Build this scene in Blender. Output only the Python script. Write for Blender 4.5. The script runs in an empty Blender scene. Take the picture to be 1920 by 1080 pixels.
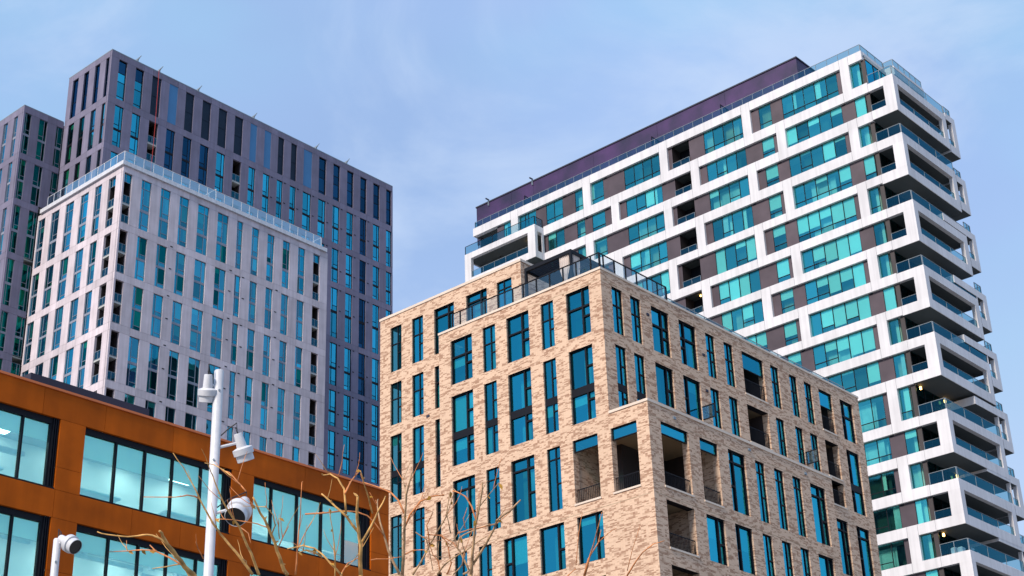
import bpy, math, random
from mathutils import Matrix, Vector

random.seed(11)
scene = bpy.context.scene
C = scene.collection

# ------------------------------------------------------------------ camera
cam_d = bpy.data.cameras.new('camera')
cam = bpy.data.objects.new('camera', cam_d)
C.objects.link(cam)
cam_d.sensor_width = 36.0
cam_d.lens = 2984.926 * 36.0 / 1920.0
cam_d.clip_start = 0.2
cam_d.clip_end = 6000
RT = Vector((0.66661276, -0.74470935, -0.03217788))
UP = Vector((-0.30843489, -0.31487471, 0.89762009))
FW = Vector((0.67859808, 0.58844023, 0.43959385))
Mx = Matrix(((RT.x, UP.x, -FW.x, 0), (RT.y, UP.y, -FW.y, 0), (RT.z, UP.z, -FW.z, 1.6), (0, 0, 0, 1)))
cam.matrix_world = Mx
scene.camera = cam
scene.render.resolution_x = 1024
scene.render.resolution_y = 576

# ------------------------------------------------------------------ world and sun
SUN_DIR = Vector((-0.80, -0.07, 0.59)).normalized()       # towards the sun
elev = math.asin(SUN_DIR.z)
azim = math.atan2(SUN_DIR.x, SUN_DIR.y)                     # clockwise from +Y
world = bpy.data.worlds.new('World')
scene.world = world
world.use_nodes = True
nt = world.node_tree
nt.nodes.clear()
N = nt.nodes.new
out = N('ShaderNodeOutputWorld')
bg = N('ShaderNodeBackground')
sky = N('ShaderNodeTexSky')
sky.sky_type = 'NISHITA'
sky.sun_disc = False
sky.sun_elevation = elev
sky.sun_rotation = azim
sky.altitude = 0
sky.air_density = 1.0
sky.dust_density = 0.6
sky.ozone_density = 1.5
tc = N('ShaderNodeTexCoord')
mp = N('ShaderNodeMapping')
mp.inputs['Scale'].default_value = (1.0, 1.0, 1.9)
mp.inputs['Location'].default_value = (0.35, 0.1, 0.2)
nz = N('ShaderNodeTexNoise')
nz.inputs['Scale'].default_value = 2.1
nz.inputs['Detail'].default_value = 5.0
nz.inputs['Roughness'].default_value = 0.5
nz.inputs['Distortion'].default_value = 0.25
rmp = N('ShaderNodeValToRGB')
rmp.color_ramp.elements[0].position = 0.36
rmp.color_ramp.elements[0].color = (0.78, 0.78, 0.78, 1)
rmp.color_ramp.elements[1].position = 0.66
rmp.color_ramp.elements[1].color = (0.96, 0.96, 0.96, 1)
nz2 = N('ShaderNodeTexNoise')
nz2.inputs['Scale'].default_value = 2.6
nz2.inputs['Detail'].default_value = 4.0
nz2.inputs['Roughness'].default_value = 0.45
cl = N('ShaderNodeMixRGB')                                    # cloud veil colour: lavender grey to pale blue
cl.inputs[1].default_value = (2.95, 4.3, 7.0, 1)
cl.inputs[2].default_value = (2.9, 4.75, 7.15, 1)
mix = N('ShaderNodeMixRGB')
L = nt.links.new
L(tc.outputs['Generated'], mp.inputs['Vector'])
L(mp.outputs['Vector'], nz.inputs['Vector'])
L(mp.outputs['Vector'], nz2.inputs['Vector'])
L(nz.outputs['Fac'], rmp.inputs['Fac'])
cmr = N('ShaderNodeMapRange')
cmr.interpolation_type = 'SMOOTHSTEP'
cmr.inputs['From Min'].default_value = 0.42
cmr.inputs['From Max'].default_value = 0.58
L(nz2.outputs['Fac'], cmr.inputs['Value'])
L(cmr.outputs['Result'], cl.inputs['Fac'])
L(rmp.outputs['Color'], mix.inputs['Fac'])
L(sky.outputs['Color'], mix.inputs[1])
L(cl.outputs['Color'], mix.inputs[2])
# thin bright cloud patches and a paler sky towards the horizon
nz3 = N('ShaderNodeTexNoise')
nz3.inputs['Scale'].default_value = 3.4
nz3.inputs['Detail'].default_value = 7.0
nz3.inputs['Roughness'].default_value = 0.58
nz3.inputs['Distortion'].default_value = 0.6
L(mp.outputs['Vector'], nz3.inputs['Vector'])
m3 = N('ShaderNodeMapRange')
m3.interpolation_type = 'SMOOTHSTEP'
m3.inputs['From Min'].default_value = 0.49
m3.inputs['From Max'].default_value = 0.70
m3.inputs['To Max'].default_value = 0.60
L(nz3.outputs['Fac'], m3.inputs['Value'])
spz = N('ShaderNodeSeparateXYZ')
L(tc.outputs['Generated'], spz.inputs[0])
m4 = N('ShaderNodeMapRange')
m4.interpolation_type = 'SMOOTHSTEP'
m4.inputs['From Min'].default_value = 0.50
m4.inputs['From Max'].default_value = 0.18
m4.inputs['To Min'].default_value = 0.0
m4.inputs['To Max'].default_value = 0.75
L(spz.outputs['Z'], m4.inputs['Value'])
mx3 = N('ShaderNodeMath')
mx3.operation = 'MAXIMUM'
L(m3.outputs['Result'], mx3.inputs[0])
L(m4.outputs['Result'], mx3.inputs[1])
mix2 = N('ShaderNodeMixRGB')
mix2.inputs[2].default_value = (4.6, 5.6, 7.3, 1)
L(mx3.outputs[0], mix2.inputs['Fac'])
L(mix.outputs['Color'], mix2.inputs[1])
L(mix2.outputs['Color'], bg.inputs['Color'])
bg.inputs['Strength'].default_value = 0.135
L(bg.outputs['Background'], out.inputs['Surface'])

sd = bpy.data.lights.new('sun', 'SUN')
sd.energy = 4.5
sd.angle = math.radians(12)
sd.color = (1.0, 0.89, 0.76)
sun = bpy.data.objects.new('sun', sd)
C.objects.link(sun)
sun.location = (0, 0, 200)
sun.rotation_euler = (-SUN_DIR).to_track_quat('-Z', 'Y').to_euler()

vs = scene.view_settings
vs.view_transform = 'Standard'
vs.look = 'None'
vs.gamma = 1.0
vs.use_curve_mapping = False
vs.exposure = 0.0
scene.cycles.max_bounces = 8
scene.cycles.transparent_max_bounces = 12

# ------------------------------------------------------------------ materials
def newmat(name):
    m = bpy.data.materials.new(name)
    m.use_nodes = True
    m.node_tree.nodes.clear()
    return m, m.node_tree

def surf(name, col, rough=0.8, var=0.06, scale=0.6, metallic=0.0, streak=0.0, objvar=0.0, bump=0.0, spec=0.5, warm=None):
    """painted / cast surface with soft mottling, optional vertical streaks and per-object tone"""
    m, t = newmat(name)
    n = t.nodes.new; l = t.links.new
    o = n('ShaderNodeOutputMaterial'); b = n('ShaderNodeBsdfPrincipled')
    b.inputs['Roughness'].default_value = rough
    b.inputs['Metallic'].default_value = metallic
    b.inputs['Specular IOR Level'].default_value = spec
    geo = n('ShaderNodeNewGeometry')
    nz = n('ShaderNodeTexNoise'); nz.inputs['Scale'].default_value = scale; nz.inputs['Detail'].default_value = 6
    l(geo.outputs['Position'], nz.inputs['Vector'])
    c1 = [max(0, c * (1 - var * 1.6)) for c in col] + [1]
    c2 = [min(1, c * (1 + var * 1.6)) for c in col] + [1]
    if warm: c2 = [min(1, c) for c in warm] + [1]
    r = n('ShaderNodeValToRGB'); r.color_ramp.elements[0].position = 0.3; r.color_ramp.elements[1].position = 0.7
    r.color_ramp.elements[0].color = c1; r.color_ramp.elements[1].color = c2
    l(nz.outputs['Fac'], r.inputs['Fac'])
    last = r.outputs['Color']
    if streak:
        mp = n('ShaderNodeMapping'); mp.inputs['Scale'].default_value = (3.0, 3.0, 0.16)
        l(geo.outputs['Position'], mp.inputs['Vector'])
        n2 = n('ShaderNodeTexNoise'); n2.inputs['Scale'].default_value = 1.0; n2.inputs['Detail'].default_value = 4
        l(mp.outputs['Vector'], n2.inputs['Vector'])
        mr = n('ShaderNodeMapRange'); mr.inputs['From Min'].default_value = 0.35; mr.inputs['From Max'].default_value = 0.75
        mr.inputs['To Min'].default_value = 1.0; mr.inputs['To Max'].default_value = 1.0 - streak
        l(n2.outputs['Fac'], mr.inputs['Value'])
        mm = n('ShaderNodeVectorMath'); mm.operation = 'SCALE'
        l(last, mm.inputs[0]); l(mr.outputs['Result'], mm.inputs['Scale'])
        last = mm.outputs['Vector']
    if objvar:
        oi = n('ShaderNodeObjectInfo')
        mr = n('ShaderNodeMapRange'); mr.inputs['To Min'].default_value = 1 - objvar; mr.inputs['To Max'].default_value = 1 + objvar
        l(oi.outputs['Random'], mr.inputs['Value'])
        mm = n('ShaderNodeVectorMath'); mm.operation = 'SCALE'
        l(last, mm.inputs[0]); l(mr.outputs['Result'], mm.inputs['Scale'])
        last = mm.outputs['Vector']
    l(last, b.inputs['Base Color'])
    if bump:
        nb = n('ShaderNodeTexNoise'); nb.inputs['Scale'].default_value = 14; nb.inputs['Detail'].default_value = 5
        l(geo.outputs['Position'], nb.inputs['Vector'])
        bp = n('ShaderNodeBump'); bp.inputs['Strength'].default_value = bump; bp.inputs['Distance'].default_value = 0.01
        l(nb.outputs['Fac'], bp.inputs['Height']); l(bp.outputs['Normal'], b.inputs['Normal'])
    l(b.outputs['BSDF'], o.inputs['Surface'])
    return m

def glass(name, trans, refl, f0=0.30, f1=0.85, wav=0.02, objvar=0.25):
    """coated window glass: tinted see-through plus a tinted mirror layer"""
    m, t = newmat(name)
    n = t.nodes.new; l = t.links.new
    o = n('ShaderNodeOutputMaterial')
    tr = n('ShaderNodeBsdfTransparent'); tr.inputs['Color'].default_value = trans + (1,)
    gl = n('ShaderNodeBsdfGlossy'); gl.inputs['Roughness'].default_value = 0.03
    oi = n('ShaderNodeObjectInfo')
    hs = n('ShaderNodeMixRGB'); hs.blend_type = 'MIX'
    hs.inputs[1].default_value = tuple(c * (1 - objvar) for c in refl) + (1,)
    hs.inputs[2].default_value = tuple(min(1, c * (1 + objvar * 0.6)) for c in refl) + (1,)
    l(oi.outputs['Random'], hs.inputs['Fac'])
    l(hs.outputs['Color'], gl.inputs['Color'])
    geo = n('ShaderNodeNewGeometry')
    nz = n('ShaderNodeTexNoise'); nz.inputs['Scale'].default_value = 0.7; nz.inputs['Detail'].default_value = 1
    l(geo.outputs['Position'], nz.inputs['Vector'])
    bp = n('ShaderNodeBump'); bp.inputs['Strength'].default_value = 0.6; bp.inputs['Distance'].default_value = wav
    l(nz.outputs['Fac'], bp.inputs['Height']); l(bp.outputs['Normal'], gl.inputs['Normal'])
    lw = n('ShaderNodeLayerWeight'); lw.inputs['Blend'].default_value = 0.35
    mr = n('ShaderNodeMapRange'); mr.inputs['To Min'].default_value = f0; mr.inputs['To Max'].default_value = f1
    l(lw.outputs['Facing'], mr.inputs['Value'])
    mx = n('ShaderNodeMixShader')
    l(mr.outputs['Result'], mx.inputs['Fac']); l(tr.outputs['BSDF'], mx.inputs[1]); l(gl.outputs['BSDF'], mx.inputs[2])
    l(mx.outputs['Shader'], o.inputs['Surface'])
    return m

def brick(name, light, dark, mortar):
    m, t = newmat(name)
    n = t.nodes.new; l = t.links.new
    o = n('ShaderNodeOutputMaterial'); b = n('ShaderNodeBsdfPrincipled'); b.inputs['Roughness'].default_value = 0.92
    b.inputs['Specular IOR Level'].default_value = 0.2
    geo = n('ShaderNodeNewGeometry'); sp = n('ShaderNodeSeparateXYZ'); l(geo.outputs['Position'], sp.inputs[0])
    ad = n('ShaderNodeMath'); ad.operation = 'ADD'; l(sp.outputs['X'], ad.inputs[0]); l(sp.outputs['Y'], ad.inputs[1])
    cb = n('ShaderNodeCombineXYZ'); l(ad.outputs[0], cb.inputs['X']); l(sp.outputs['Z'], cb.inputs['Y'])
    def br(c1, c2, mo, off):
        x = n('ShaderNodeTexBrick'); x.inputs['Scale'].default_value = 1.0
        x.inputs['Brick Width'].default_value = 0.29; x.inputs['Row Height'].default_value = 0.062
        x.inputs['Mortar Size'].default_value = 0.007; x.inputs['Mortar Smooth'].default_value = 0.2
        x.inputs['Color1'].default_value = c1; x.inputs['Color2'].default_value = c2; x.inputs['Mortar'].default_value = mo
        x.offset = off
        l(cb.outputs[0], x.inputs['Vector'])
        return x
    # per-brick grey value 0..1
    bk = br((0, 0, 0, 1), (1, 1, 1, 1), (0.5, 0.5, 0.5, 1), 0.5)
    # snapped coordinates so that the tone patches follow the courses
    sn = n('ShaderNodeVectorMath'); sn.operation = 'SNAP'; sn.inputs[1].default_value = (0.145, 0.062, 1)
    l(cb.outputs[0], sn.inputs[0])
    mp = n('ShaderNodeMapping'); mp.inputs['Scale'].default_value = (2.0, 7.4, 1.0)
    mp.inputs['Rotation'].default_value = (0, 0, 0.10)
    l(sn.outputs[0], mp.inputs['Vector'])
    nz = n('ShaderNodeTexNoise'); nz.inputs['Scale'].default_value = 1.0; nz.inputs['Detail'].default_value = 1.6; nz.inputs['Distortion'].default_value = 1.1
    l(mp.outputs['Vector'], nz.inputs['Vector'])
    mm = n('ShaderNodeMath'); mm.operation = 'MULTIPLY_ADD'; mm.inputs[1].default_value = 0.07
    l(bk.outputs['Color'], mm.inputs[0]); l(nz.outputs['Fac'], mm.inputs[2])
    rp = n('ShaderNodeValToRGB'); rp.color_ramp.interpolation = 'LINEAR'
    e = rp.color_ramp.elements
    e[0].position = 0.50; e[0].color = light + (1,)
    e[1].position = 0.66; e[1].color = dark + (1,)
    x = e.new(0.56); x.color = tuple(0.72 * a + 0.28 * c for a, c in zip(light, dark)) + (1,)
    x = e.new(0.59); x.color = tuple(0.28 * a + 0.72 * c for a, c in zip(light, dark)) + (1,)
    l(mm.outputs[0], rp.inputs['Fac'])
    mo = br((0, 0, 0, 1), (0, 0, 0, 1), (1, 1, 1, 1), 0.5)
    fm = n('ShaderNodeMath'); fm.operation = 'MULTIPLY'; fm.inputs[1].default_value = 0.55
    l(mo.outputs['Color'], fm.inputs[0])
    mi = n('ShaderNodeMixRGB'); mi.inputs[2].default_value = mortar + (1,)
    l(fm.outputs[0], mi.inputs['Fac']); l(rp.outputs['Color'], mi.inputs[1])
    # large soft weathering
    nl = n('ShaderNodeTexNoise'); nl.inputs['Scale'].default_value = 0.35; nl.inputs['Detail'].default_value = 4
    l(geo.outputs['Position'], nl.inputs['Vector'])
    mr = n('ShaderNodeMapRange'); mr.inputs['To Min'].default_value = 0.86; mr.inputs['To Max'].default_value = 1.12
    l(nl.outputs['Fac'], mr.inputs['Value'])
    sc = n('ShaderNodeVectorMath'); sc.operation = 'SCALE'; l(mi.outputs['Color'], sc.inputs[0]); l(mr.outputs['Result'], sc.inputs['Scale'])
    l(sc.outputs['Vector'], b.inputs['Base Color'])
    bp = n('ShaderNodeBump'); bp.invert = True; bp.inputs['Strength'].default_value = 0.5; bp.inputs['Distance'].default_value = 0.01
    l(mo.outputs['Color'], bp.inputs['Height']); l(bp.outputs['Normal'], b.inputs['Normal'])
    l(b.outputs['BSDF'], o.inputs['Surface'])
    return m

def emis(name, col, s):
    m, t = newmat(name)
    o = t.nodes.new('ShaderNodeOutputMaterial'); e = t.nodes.new('ShaderNodeEmission')
    e.inputs['Color'].default_value = col + (1,); e.inputs['Strength'].default_value = s
    t.links.new(e.outputs[0], o.inputs['Surface'])
    return m

M = {}
M['front_panel'] = surf('pale concrete panel', (0.59, 0.515, 0.555), 0.85, 0.07, 0.5, streak=0.20, objvar=0.10)
M['rear_panel'] = surf('grey concrete panel', (0.175, 0.160, 0.235), 0.8, 0.07, 0.5, streak=0.18, objvar=0.13)
M['joint'] = surf('dark joint backing', (0.08, 0.07, 0.08), 0.9)
M['core'] = surf('room walls', (0.10, 0.11, 0.11), 0.9, 0.15, 0.3)
M['slab'] = surf('room ceilings', (0.42, 0.43, 0.42), 0.9)
M['black'] = surf('black window frame', (0.007, 0.008, 0.013), 0.55, 0.1, spec=0.15)
M['greyframe'] = surf('grey window frame', (0.22, 0.24, 0.30), 0.5, 0.05)
M['white'] = surf('white facade concrete', (0.66, 0.645, 0.67), 0.8, 0.05, 0.35, streak=0.17, objvar=0.035, bump=0.2)
M['soffit'] = surf('shade-toned balcony soffit', (0.055, 0.065, 0.07), 0.8, 0.05)  # shade under the white slabs put into the colour
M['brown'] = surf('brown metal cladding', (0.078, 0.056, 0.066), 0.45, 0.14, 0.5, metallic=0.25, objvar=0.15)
M['dark_clad_shade'] = surf('dark cladding and recess shade', (0.035, 0.026, 0.026), 0.6, 0.1)  # real cladding, and the shade of deep recesses put into colour
M['purple'] = surf('purple metal cladding', (0.026, 0.015, 0.080), 0.5, 0.3, 0.5, metallic=0.1, objvar=0.05, warm=(0.055, 0.018, 0.095))
M['brick'] = brick('blended tan brick', (0.68, 0.485, 0.35), (0.35, 0.20, 0.13), (0.52, 0.40, 0.32))
M['coping'] = surf('pale coping', (0.66, 0.55, 0.46), 0.8)
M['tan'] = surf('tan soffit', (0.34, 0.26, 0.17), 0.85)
M['dark_tan'] = surf('shaded tan soffit', (0.12, 0.09, 0.055), 0.85)  # darker copy of the tan soffit, recess shade in its colour
M['orange'] = surf('orange metal panel', (0.46, 0.090, 0.003), 0.6, 0.16, 0.6, objvar=0.09, streak=0.16, spec=0.1)
M['room_warm'] = surf('warm room wall', (0.42, 0.30, 0.18), 0.9, 0.2, 0.8)
M['room_pale'] = surf('pale room wall', (0.55, 0.58, 0.55), 0.9, 0.15, 0.8)
M['room_dark'] = surf('dark room wall', (0.03, 0.05, 0.04), 0.9, 0.2, 0.8)
M['plant'] = surf('green leaves', (0.05, 0.11, 0.03), 0.7, 0.3, 8)
M['pot'] = surf('clay pot', (0.30, 0.14, 0.08), 0.8)
M['orange_trim'] = surf('orange trim', (0.62, 0.16, 0.045), 0.6, 0.05)
M['navy'] = surf('navy roof screen', (0.022, 0.022, 0.045), 0.7, 0.1)
M['metal_white'] = surf('white painted metal', (0.62, 0.62, 0.66), 0.4, 0.07, 5.0, streak=0.16)
M['metal_grey'] = surf('grey painted metal', (0.20, 0.24, 0.28), 0.45, 0.03, 3.0)
M['blind'] = surf('pale roller blind', (0.80, 0.80, 0.72), 0.9, 0.02)
M['darkblind'] = surf('blue spandrel board', (0.03, 0.13, 0.22), 0.7, 0.02)
M['plaster'] = surf('pale round column', (0.80, 0.78, 0.66), 0.9, 0.02)
M['curtain'] = surf('off-white curtain', (0.62, 0.54, 0.50), 0.9, 0.06, 3.0)
M['lens'] = surf('black lamp glass', (0.006, 0.006, 0.008), 0.25)
M['cable'] = surf('black cable', (0.015, 0.015, 0.018), 0.6)
M['redrope'] = surf('red rope', (0.42, 0.035, 0.03), 0.7)
M['bark'] = surf('bare tan branch', (0.58, 0.32, 0.10), 0.8, 0.35, 14.0, bump=0.7)
M['redbark'] = surf('reddish young branch', (0.58, 0.21, 0.07), 0.75, 0.3, 14.0, bump=0.5)
M['greybark'] = surf('grey tan branch', (0.42, 0.26, 0.14), 0.8, 0.35, 14.0, bump=0.7)
M['leaf'] = surf('dry leaf', (0.45, 0.23, 0.03), 0.8, 0.2, 20)
M['paving'] = surf('grey paving', (0.22, 0.21, 0.20), 0.9, 0.15, 0.3)
M['louvre'] = surf('dark louvre', (0.006, 0.018, 0.04), 0.5, 0.1, spec=0.2)
M['bluepanel'] = surf('blue grey spandrel panel', (0.035, 0.16, 0.34), 0.5, 0.06, 0.3)
M['desk'] = surf('pale office furniture', (0.75, 0.75, 0.75), 0.8)
M['office'] = surf('pale office wall', (0.72, 0.74, 0.72), 0.9, 0.1, 0.4)
M['wood'] = surf('rusty wood', (0.30, 0.13, 0.05), 0.8)
TEAL_T = (0.16, 0.62, 0.66)
M['glass_d'] = glass('teal coated glass', (0.52, 0.98, 0.92), (0.10, 0.74, 0.86), 0.36, 0.8, wav=0.012, objvar=0.40)
M['glass_dark'] = glass('dark blue glass', (0.06, 0.20, 0.30), (0.03, 0.13, 0.26), 0.35, 0.8, objvar=0.4)
M['glass_dside'] = glass('dark balcony glass', (0.10, 0.22, 0.24), (0.05, 0.20, 0.26), 0.15, 0.5)
M['glass_b'] = glass('blue teal glass', (0.22, 0.72, 0.74), (0.04, 0.52, 0.72), 0.42, 0.95, wav=0.015, objvar=0.30)
M['glass_a'] = glass('blue coated glass', (0.20, 0.66, 0.62), (0.10, 0.54, 0.72), 0.42, 0.9, objvar=0.45)
M['glass_a2'] = glass('bright blue glass', (0.14, 0.46, 0.55), (0.06, 0.60, 0.82), 0.50, 0.95, objvar=0.40)
M['glass_c'] = glass('light office glass', (0.66, 1.0, 0.98), (0.30, 0.92, 0.94), 0.34, 0.8, objvar=0.1)
M['glass_rail'] = glass('rail glass', (0.55, 0.76, 0.80), (0.06, 0.32, 0.46), 0.13, 0.6, wav=0.005, objvar=0.1)
M['glass_clear'] = glass('clear rail glass', (0.84, 0.92, 0.94), (0.40, 0.60, 0.70), 0.10, 0.5, wav=0.004, objvar=0.1)
M['glass_frost'] = glass('frosted rail glass', (0.74, 0.88, 0.92), (0.62, 0.82, 0.92), 0.35, 0.7, wav=0.005, objvar=0.1)
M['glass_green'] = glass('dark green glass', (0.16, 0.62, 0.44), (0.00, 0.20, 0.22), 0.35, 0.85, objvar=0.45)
M['lamp'] = emis('warm balcony lamp', (1.0, 0.55, 0.15), 9.0)
M['strip'] = emis('office ceiling light', (0.90, 1.0, 0.95), 9.0)

bm_, bt_ = newmat('pale backlit roller blind')
_o = bt_.nodes.new('ShaderNodeOutputMaterial'); _a = bt_.nodes.new('ShaderNodeBsdfDiffuse'); _b = bt_.nodes.new('ShaderNodeBsdfTranslucent'); _m = bt_.nodes.new('ShaderNodeMixShader')
_a.inputs[0].default_value = (0.82, 0.84, 0.78, 1); _b.inputs[0].default_value = (0.75, 0.80, 0.72, 1); _m.inputs[0].default_value = 0.5
bt_.links.new(_a.outputs[0], _m.inputs[1]); bt_.links.new(_b.outputs[0], _m.inputs[2]); bt_.links.new(_m.outputs[0], _o.inputs[0])
M['office_blind'] = bm_

# ------------------------------------------------------------------ mesh helpers
ORG = {}
NS = {}
def link(o, parent=None, loc=(0, 0, 0), rot=None):
    """place o at world loc; parents carry no rotation"""
    C.objects.link(o)
    loc = Vector(loc)
    if parent is not None:
        o.parent = parent
        o.location = loc - ORG[parent.name]
    else:
        o.location = loc
    ORG[o.name] = loc
    if rot: o.rotation_euler = rot
    return o

def tagp(o, label, cat, group=None, kind=None):
    if label: o['label'] = label
    if cat: o['category'] = cat
    if group: o['group'] = group
    if kind: o['kind'] = kind
    return o

def empty(name, loc, label, cat, group=None):
    o = bpy.data.objects.new(name, None)
    o.empty_display_size = 0.5
    link(o, None, loc)
    return tagp(o, label, cat, group)

class MB:
    def __init__(s): s.v = []; s.f = []; s.mi = []; s.mats = []
    def m(s, mat):
        if mat not in s.mats: s.mats.append(mat)
        return s.mats.index(mat)
    def quad(s, a, b, c, d, mat):
        i = len(s.v); s.v += [tuple(a), tuple(b), tuple(c), tuple(d)]; s.f.append((i, i+1, i+2, i+3)); s.mi.append(s.m(mat))
    def box(s, x0, x1, y0, y1, z0, z1, mat):
        i = len(s.v)
        s.v += [(x0,y0,z0),(x1,y0,z0),(x1,y1,z0),(x0,y1,z0),(x0,y0,z1),(x1,y0,z1),(x1,y1,z1),(x0,y1,z1)]
        for f in ((0,3,2,1),(4,5,6,7),(0,1,5,4),(1,2,6,5),(2,3,7,6),(3,0,4,7)):
            s.f.append(tuple(i+k for k in f)); s.mi.append(s.m(mat))
    def tube(s, pts, r0, r1, mat, n=8, cap=True):
        P = [Vector(p) for p in pts]; k = len(P); base = len(s.v); mi = s.m(mat)
        for i, p in enumerate(P):
            d = (P[min(i+1, k-1)] - P[max(i-1, 0)]).normalized()
            a = d.cross(Vector((0.31, 0.52, 0.8))).normalized(); b = d.cross(a)
            r = r0 + (r1 - r0) * i / max(1, k-1)
            for j in range(n):
                t = 2 * math.pi * j / n
                s.v.append(tuple(p + (a * math.cos(t) + b * math.sin(t)) * r))
        for i in range(k-1):
            for j in range(n):
                s.f.append((base+i*n+j, base+i*n+(j+1) % n, base+(i+1)*n+(j+1) % n, base+(i+1)*n+j)); s.mi.append(mi)
        if cap:
            s.f.append(tuple(base+j for j in reversed(range(n)))); s.mi.append(mi)
            s.f.append(tuple(base+(k-1)*n+j for j in range(n))); s.mi.append(mi)
    def lathe(s, o, d, prof, mat, n=24):
        """prof: list of (distance along d, radius) from o"""
        o = Vector(o); d = Vector(d).normalized(); base = len(s.v); mi = s.m(mat)
        a = d.cross(Vector((0.31, 0.52, 0.8))).normalized(); b = d.cross(a)
        for h, r in prof:
            for j in range(n):
                t = 2 * math.pi * j / n
                s.v.append(tuple(o + d*h + (a*math.cos(t) + b*math.sin(t)) * r))
        for i in range(len(prof)-1):
            for j in range(n):
                s.f.append((base+i*n+j, base+i*n+(j+1) % n, base+(i+1)*n+(j+1) % n, base+(i+1)*n+j)); s.mi.append(mi)
    def build(s, name, parent=None, loc=(0, 0, 0), smooth=False):
        me = bpy.data.meshes.new(name)
        me.from_pydata(s.v, [], s.f)
        for m in s.mats: me.materials.append(M[m] if isinstance(m, str) else m)
        for p, k in zip(me.polygons, s.mi): p.material_index = k
        if smooth:
            for p in me.polygons: p.use_smooth = True
        me.update()
        return link(bpy.data.objects.new(name, me), parent, loc)

CACHE = {}
def boxo(name, x0, x1, y0, y1, z0, z1, mat, parent):
    """one box-shaped piece as an object of its own, mesh shared between equal pieces"""
    x0, x1 = min(x0, x1), max(x0, x1); y0, y1 = min(y0, y1), max(y0, y1)
    k = ('b', round(x1-x0, 3), round(y1-y0, 3), round(z1-z0, 3), mat, name)
    if k not in CACHE:
        b = MB(); b.box(0, k[1], 0, k[2], 0, k[3], mat)
        me = bpy.data.meshes.new(name); me.from_pydata(b.v, [], b.f); me.materials.append(M[mat]); me.update()
        CACHE[k] = me
    return link(bpy.data.objects.new(name, CACHE[k]), parent, (x0, y0, z0))

class F:
    """facade plane: 'L' faces -X (u = Y), 'R' faces -Y (u = X); d = depth behind the plane"""
    def __init__(s, kind, c): s.k = kind; s.c = c
    def p(s, u, d, z): return (s.c + d, u, z) if s.k == 'L' else (u, s.c + d, z)
    def box(s, mb, u0, u1, d0, d1, z0, z1, mat):
        if s.k == 'L': mb.box(s.c+d0, s.c+d1, u0, u1, z0, z1, mat)
        else: mb.box(u0, u1, s.c+d0, s.c+d1, z0, z1, mat)
    def obj(s, name, u0, u1, d0, d1, z0, z1, mat, parent):
        if s.k == 'L': return boxo(name, s.c+d0, s.c+d1, u0, u1, z0, z1, mat, parent)
        return boxo(name, u0, u1, s.c+d0, s.c+d1, z0, z1, mat, parent)
    def pane(s, name, u0, u1, d, z0, z1, mat, parent):
        k = ('p', s.k, round(u1-u0, 3), round(z1-z0, 3), mat)
        if k not in CACHE:
            w, h = k[2], k[3]
            v = [(0,0,0),(0,0,h),(0,w,h),(0,w,0)] if s.k == 'L' else [(0,0,0),(w,0,0),(w,0,h),(0,0,h)]
            me = bpy.data.meshes.new(name); me.from_pydata(v, [], [(0, 1, 2, 3)]); me.materials.append(M[mat]); me.update()
            CACHE[k] = me
        return link(bpy.data.objects.new(name, CACHE[k]), parent, s.p(u0, d, z0))
    def s2u(s, u0, u1, a):      # view fraction (0 = left in the picture) to u
        return u1 - a * (u1 - u0) if s.k == 'L' else u0 + a * (u1 - u0)
    def plate(s, mb, u0, u1, z0, z1, holes, d0, d1, mat, rev=None, sides=True, top=None):
        """wall sheet with rectangular holes; reveals run from d0 to d1"""
        rev = rev or mat
        us = sorted({round(x, 4) for h in holes for x in h[:2]} | {u0, u1})
        zs = sorted({round(x, 4) for h in holes for x in h[2:4]} | {z0, z1})
        us = [x for x in us if u0 <= x <= u1]; zs = [x for x in zs if z0 <= x <= z1]
        def inside(u, z): return any(h[0] < u < h[1] and h[2] < z < h[3] for h in holes)
        P = s.p
        for a, b in zip(us, us[1:]):
            for c, d in zip(zs, zs[1:]):
                if inside((a+b)/2, (c+d)/2): continue
                q = [P(a, d0, c), P(b, d0, c), P(b, d0, d), P(a, d0, d)]
                if s.k == 'L': q.reverse()
                mb.quad(*q, mat)
        for h in holes:
            a, b, c, d = h[:4]; d2 = h[4] if len(h) > 4 else d1
            mb.quad(P(a, d0, c), P(a, d0, d), P(a, d2, d), P(a, d2, c), rev)
            mb.quad(P(b, d0, c), P(b, d2, c), P(b, d2, d), P(b, d0, d), rev)
            mb.quad(P(a, d0, d), P(b, d0, d), P(b, d2, d), P(a, d2, d), top or rev)
            mb.quad(P(a, d0, c), P(a, d2, c), P(b, d2, c), P(b, d0, c), rev)
        if sides:
            a, b, c, d = u0, u1, z0, z1
            mb.quad(P(a, d0, c), P(a, d0, d), P(a, d1, d), P(a, d1, c), mat)
            mb.quad(P(b, d0, c), P(b, d1, c), P(b, d1, d), P(b, d0, d), mat)
            mb.quad(P(a, d0, d), P(b, d0, d), P(b, d1, d), P(a, d1, d), mat)
            mb.quad(P(a, d0, c), P(a, d1, c), P(b, d1, c), P(b, d0, c), mat)

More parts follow.
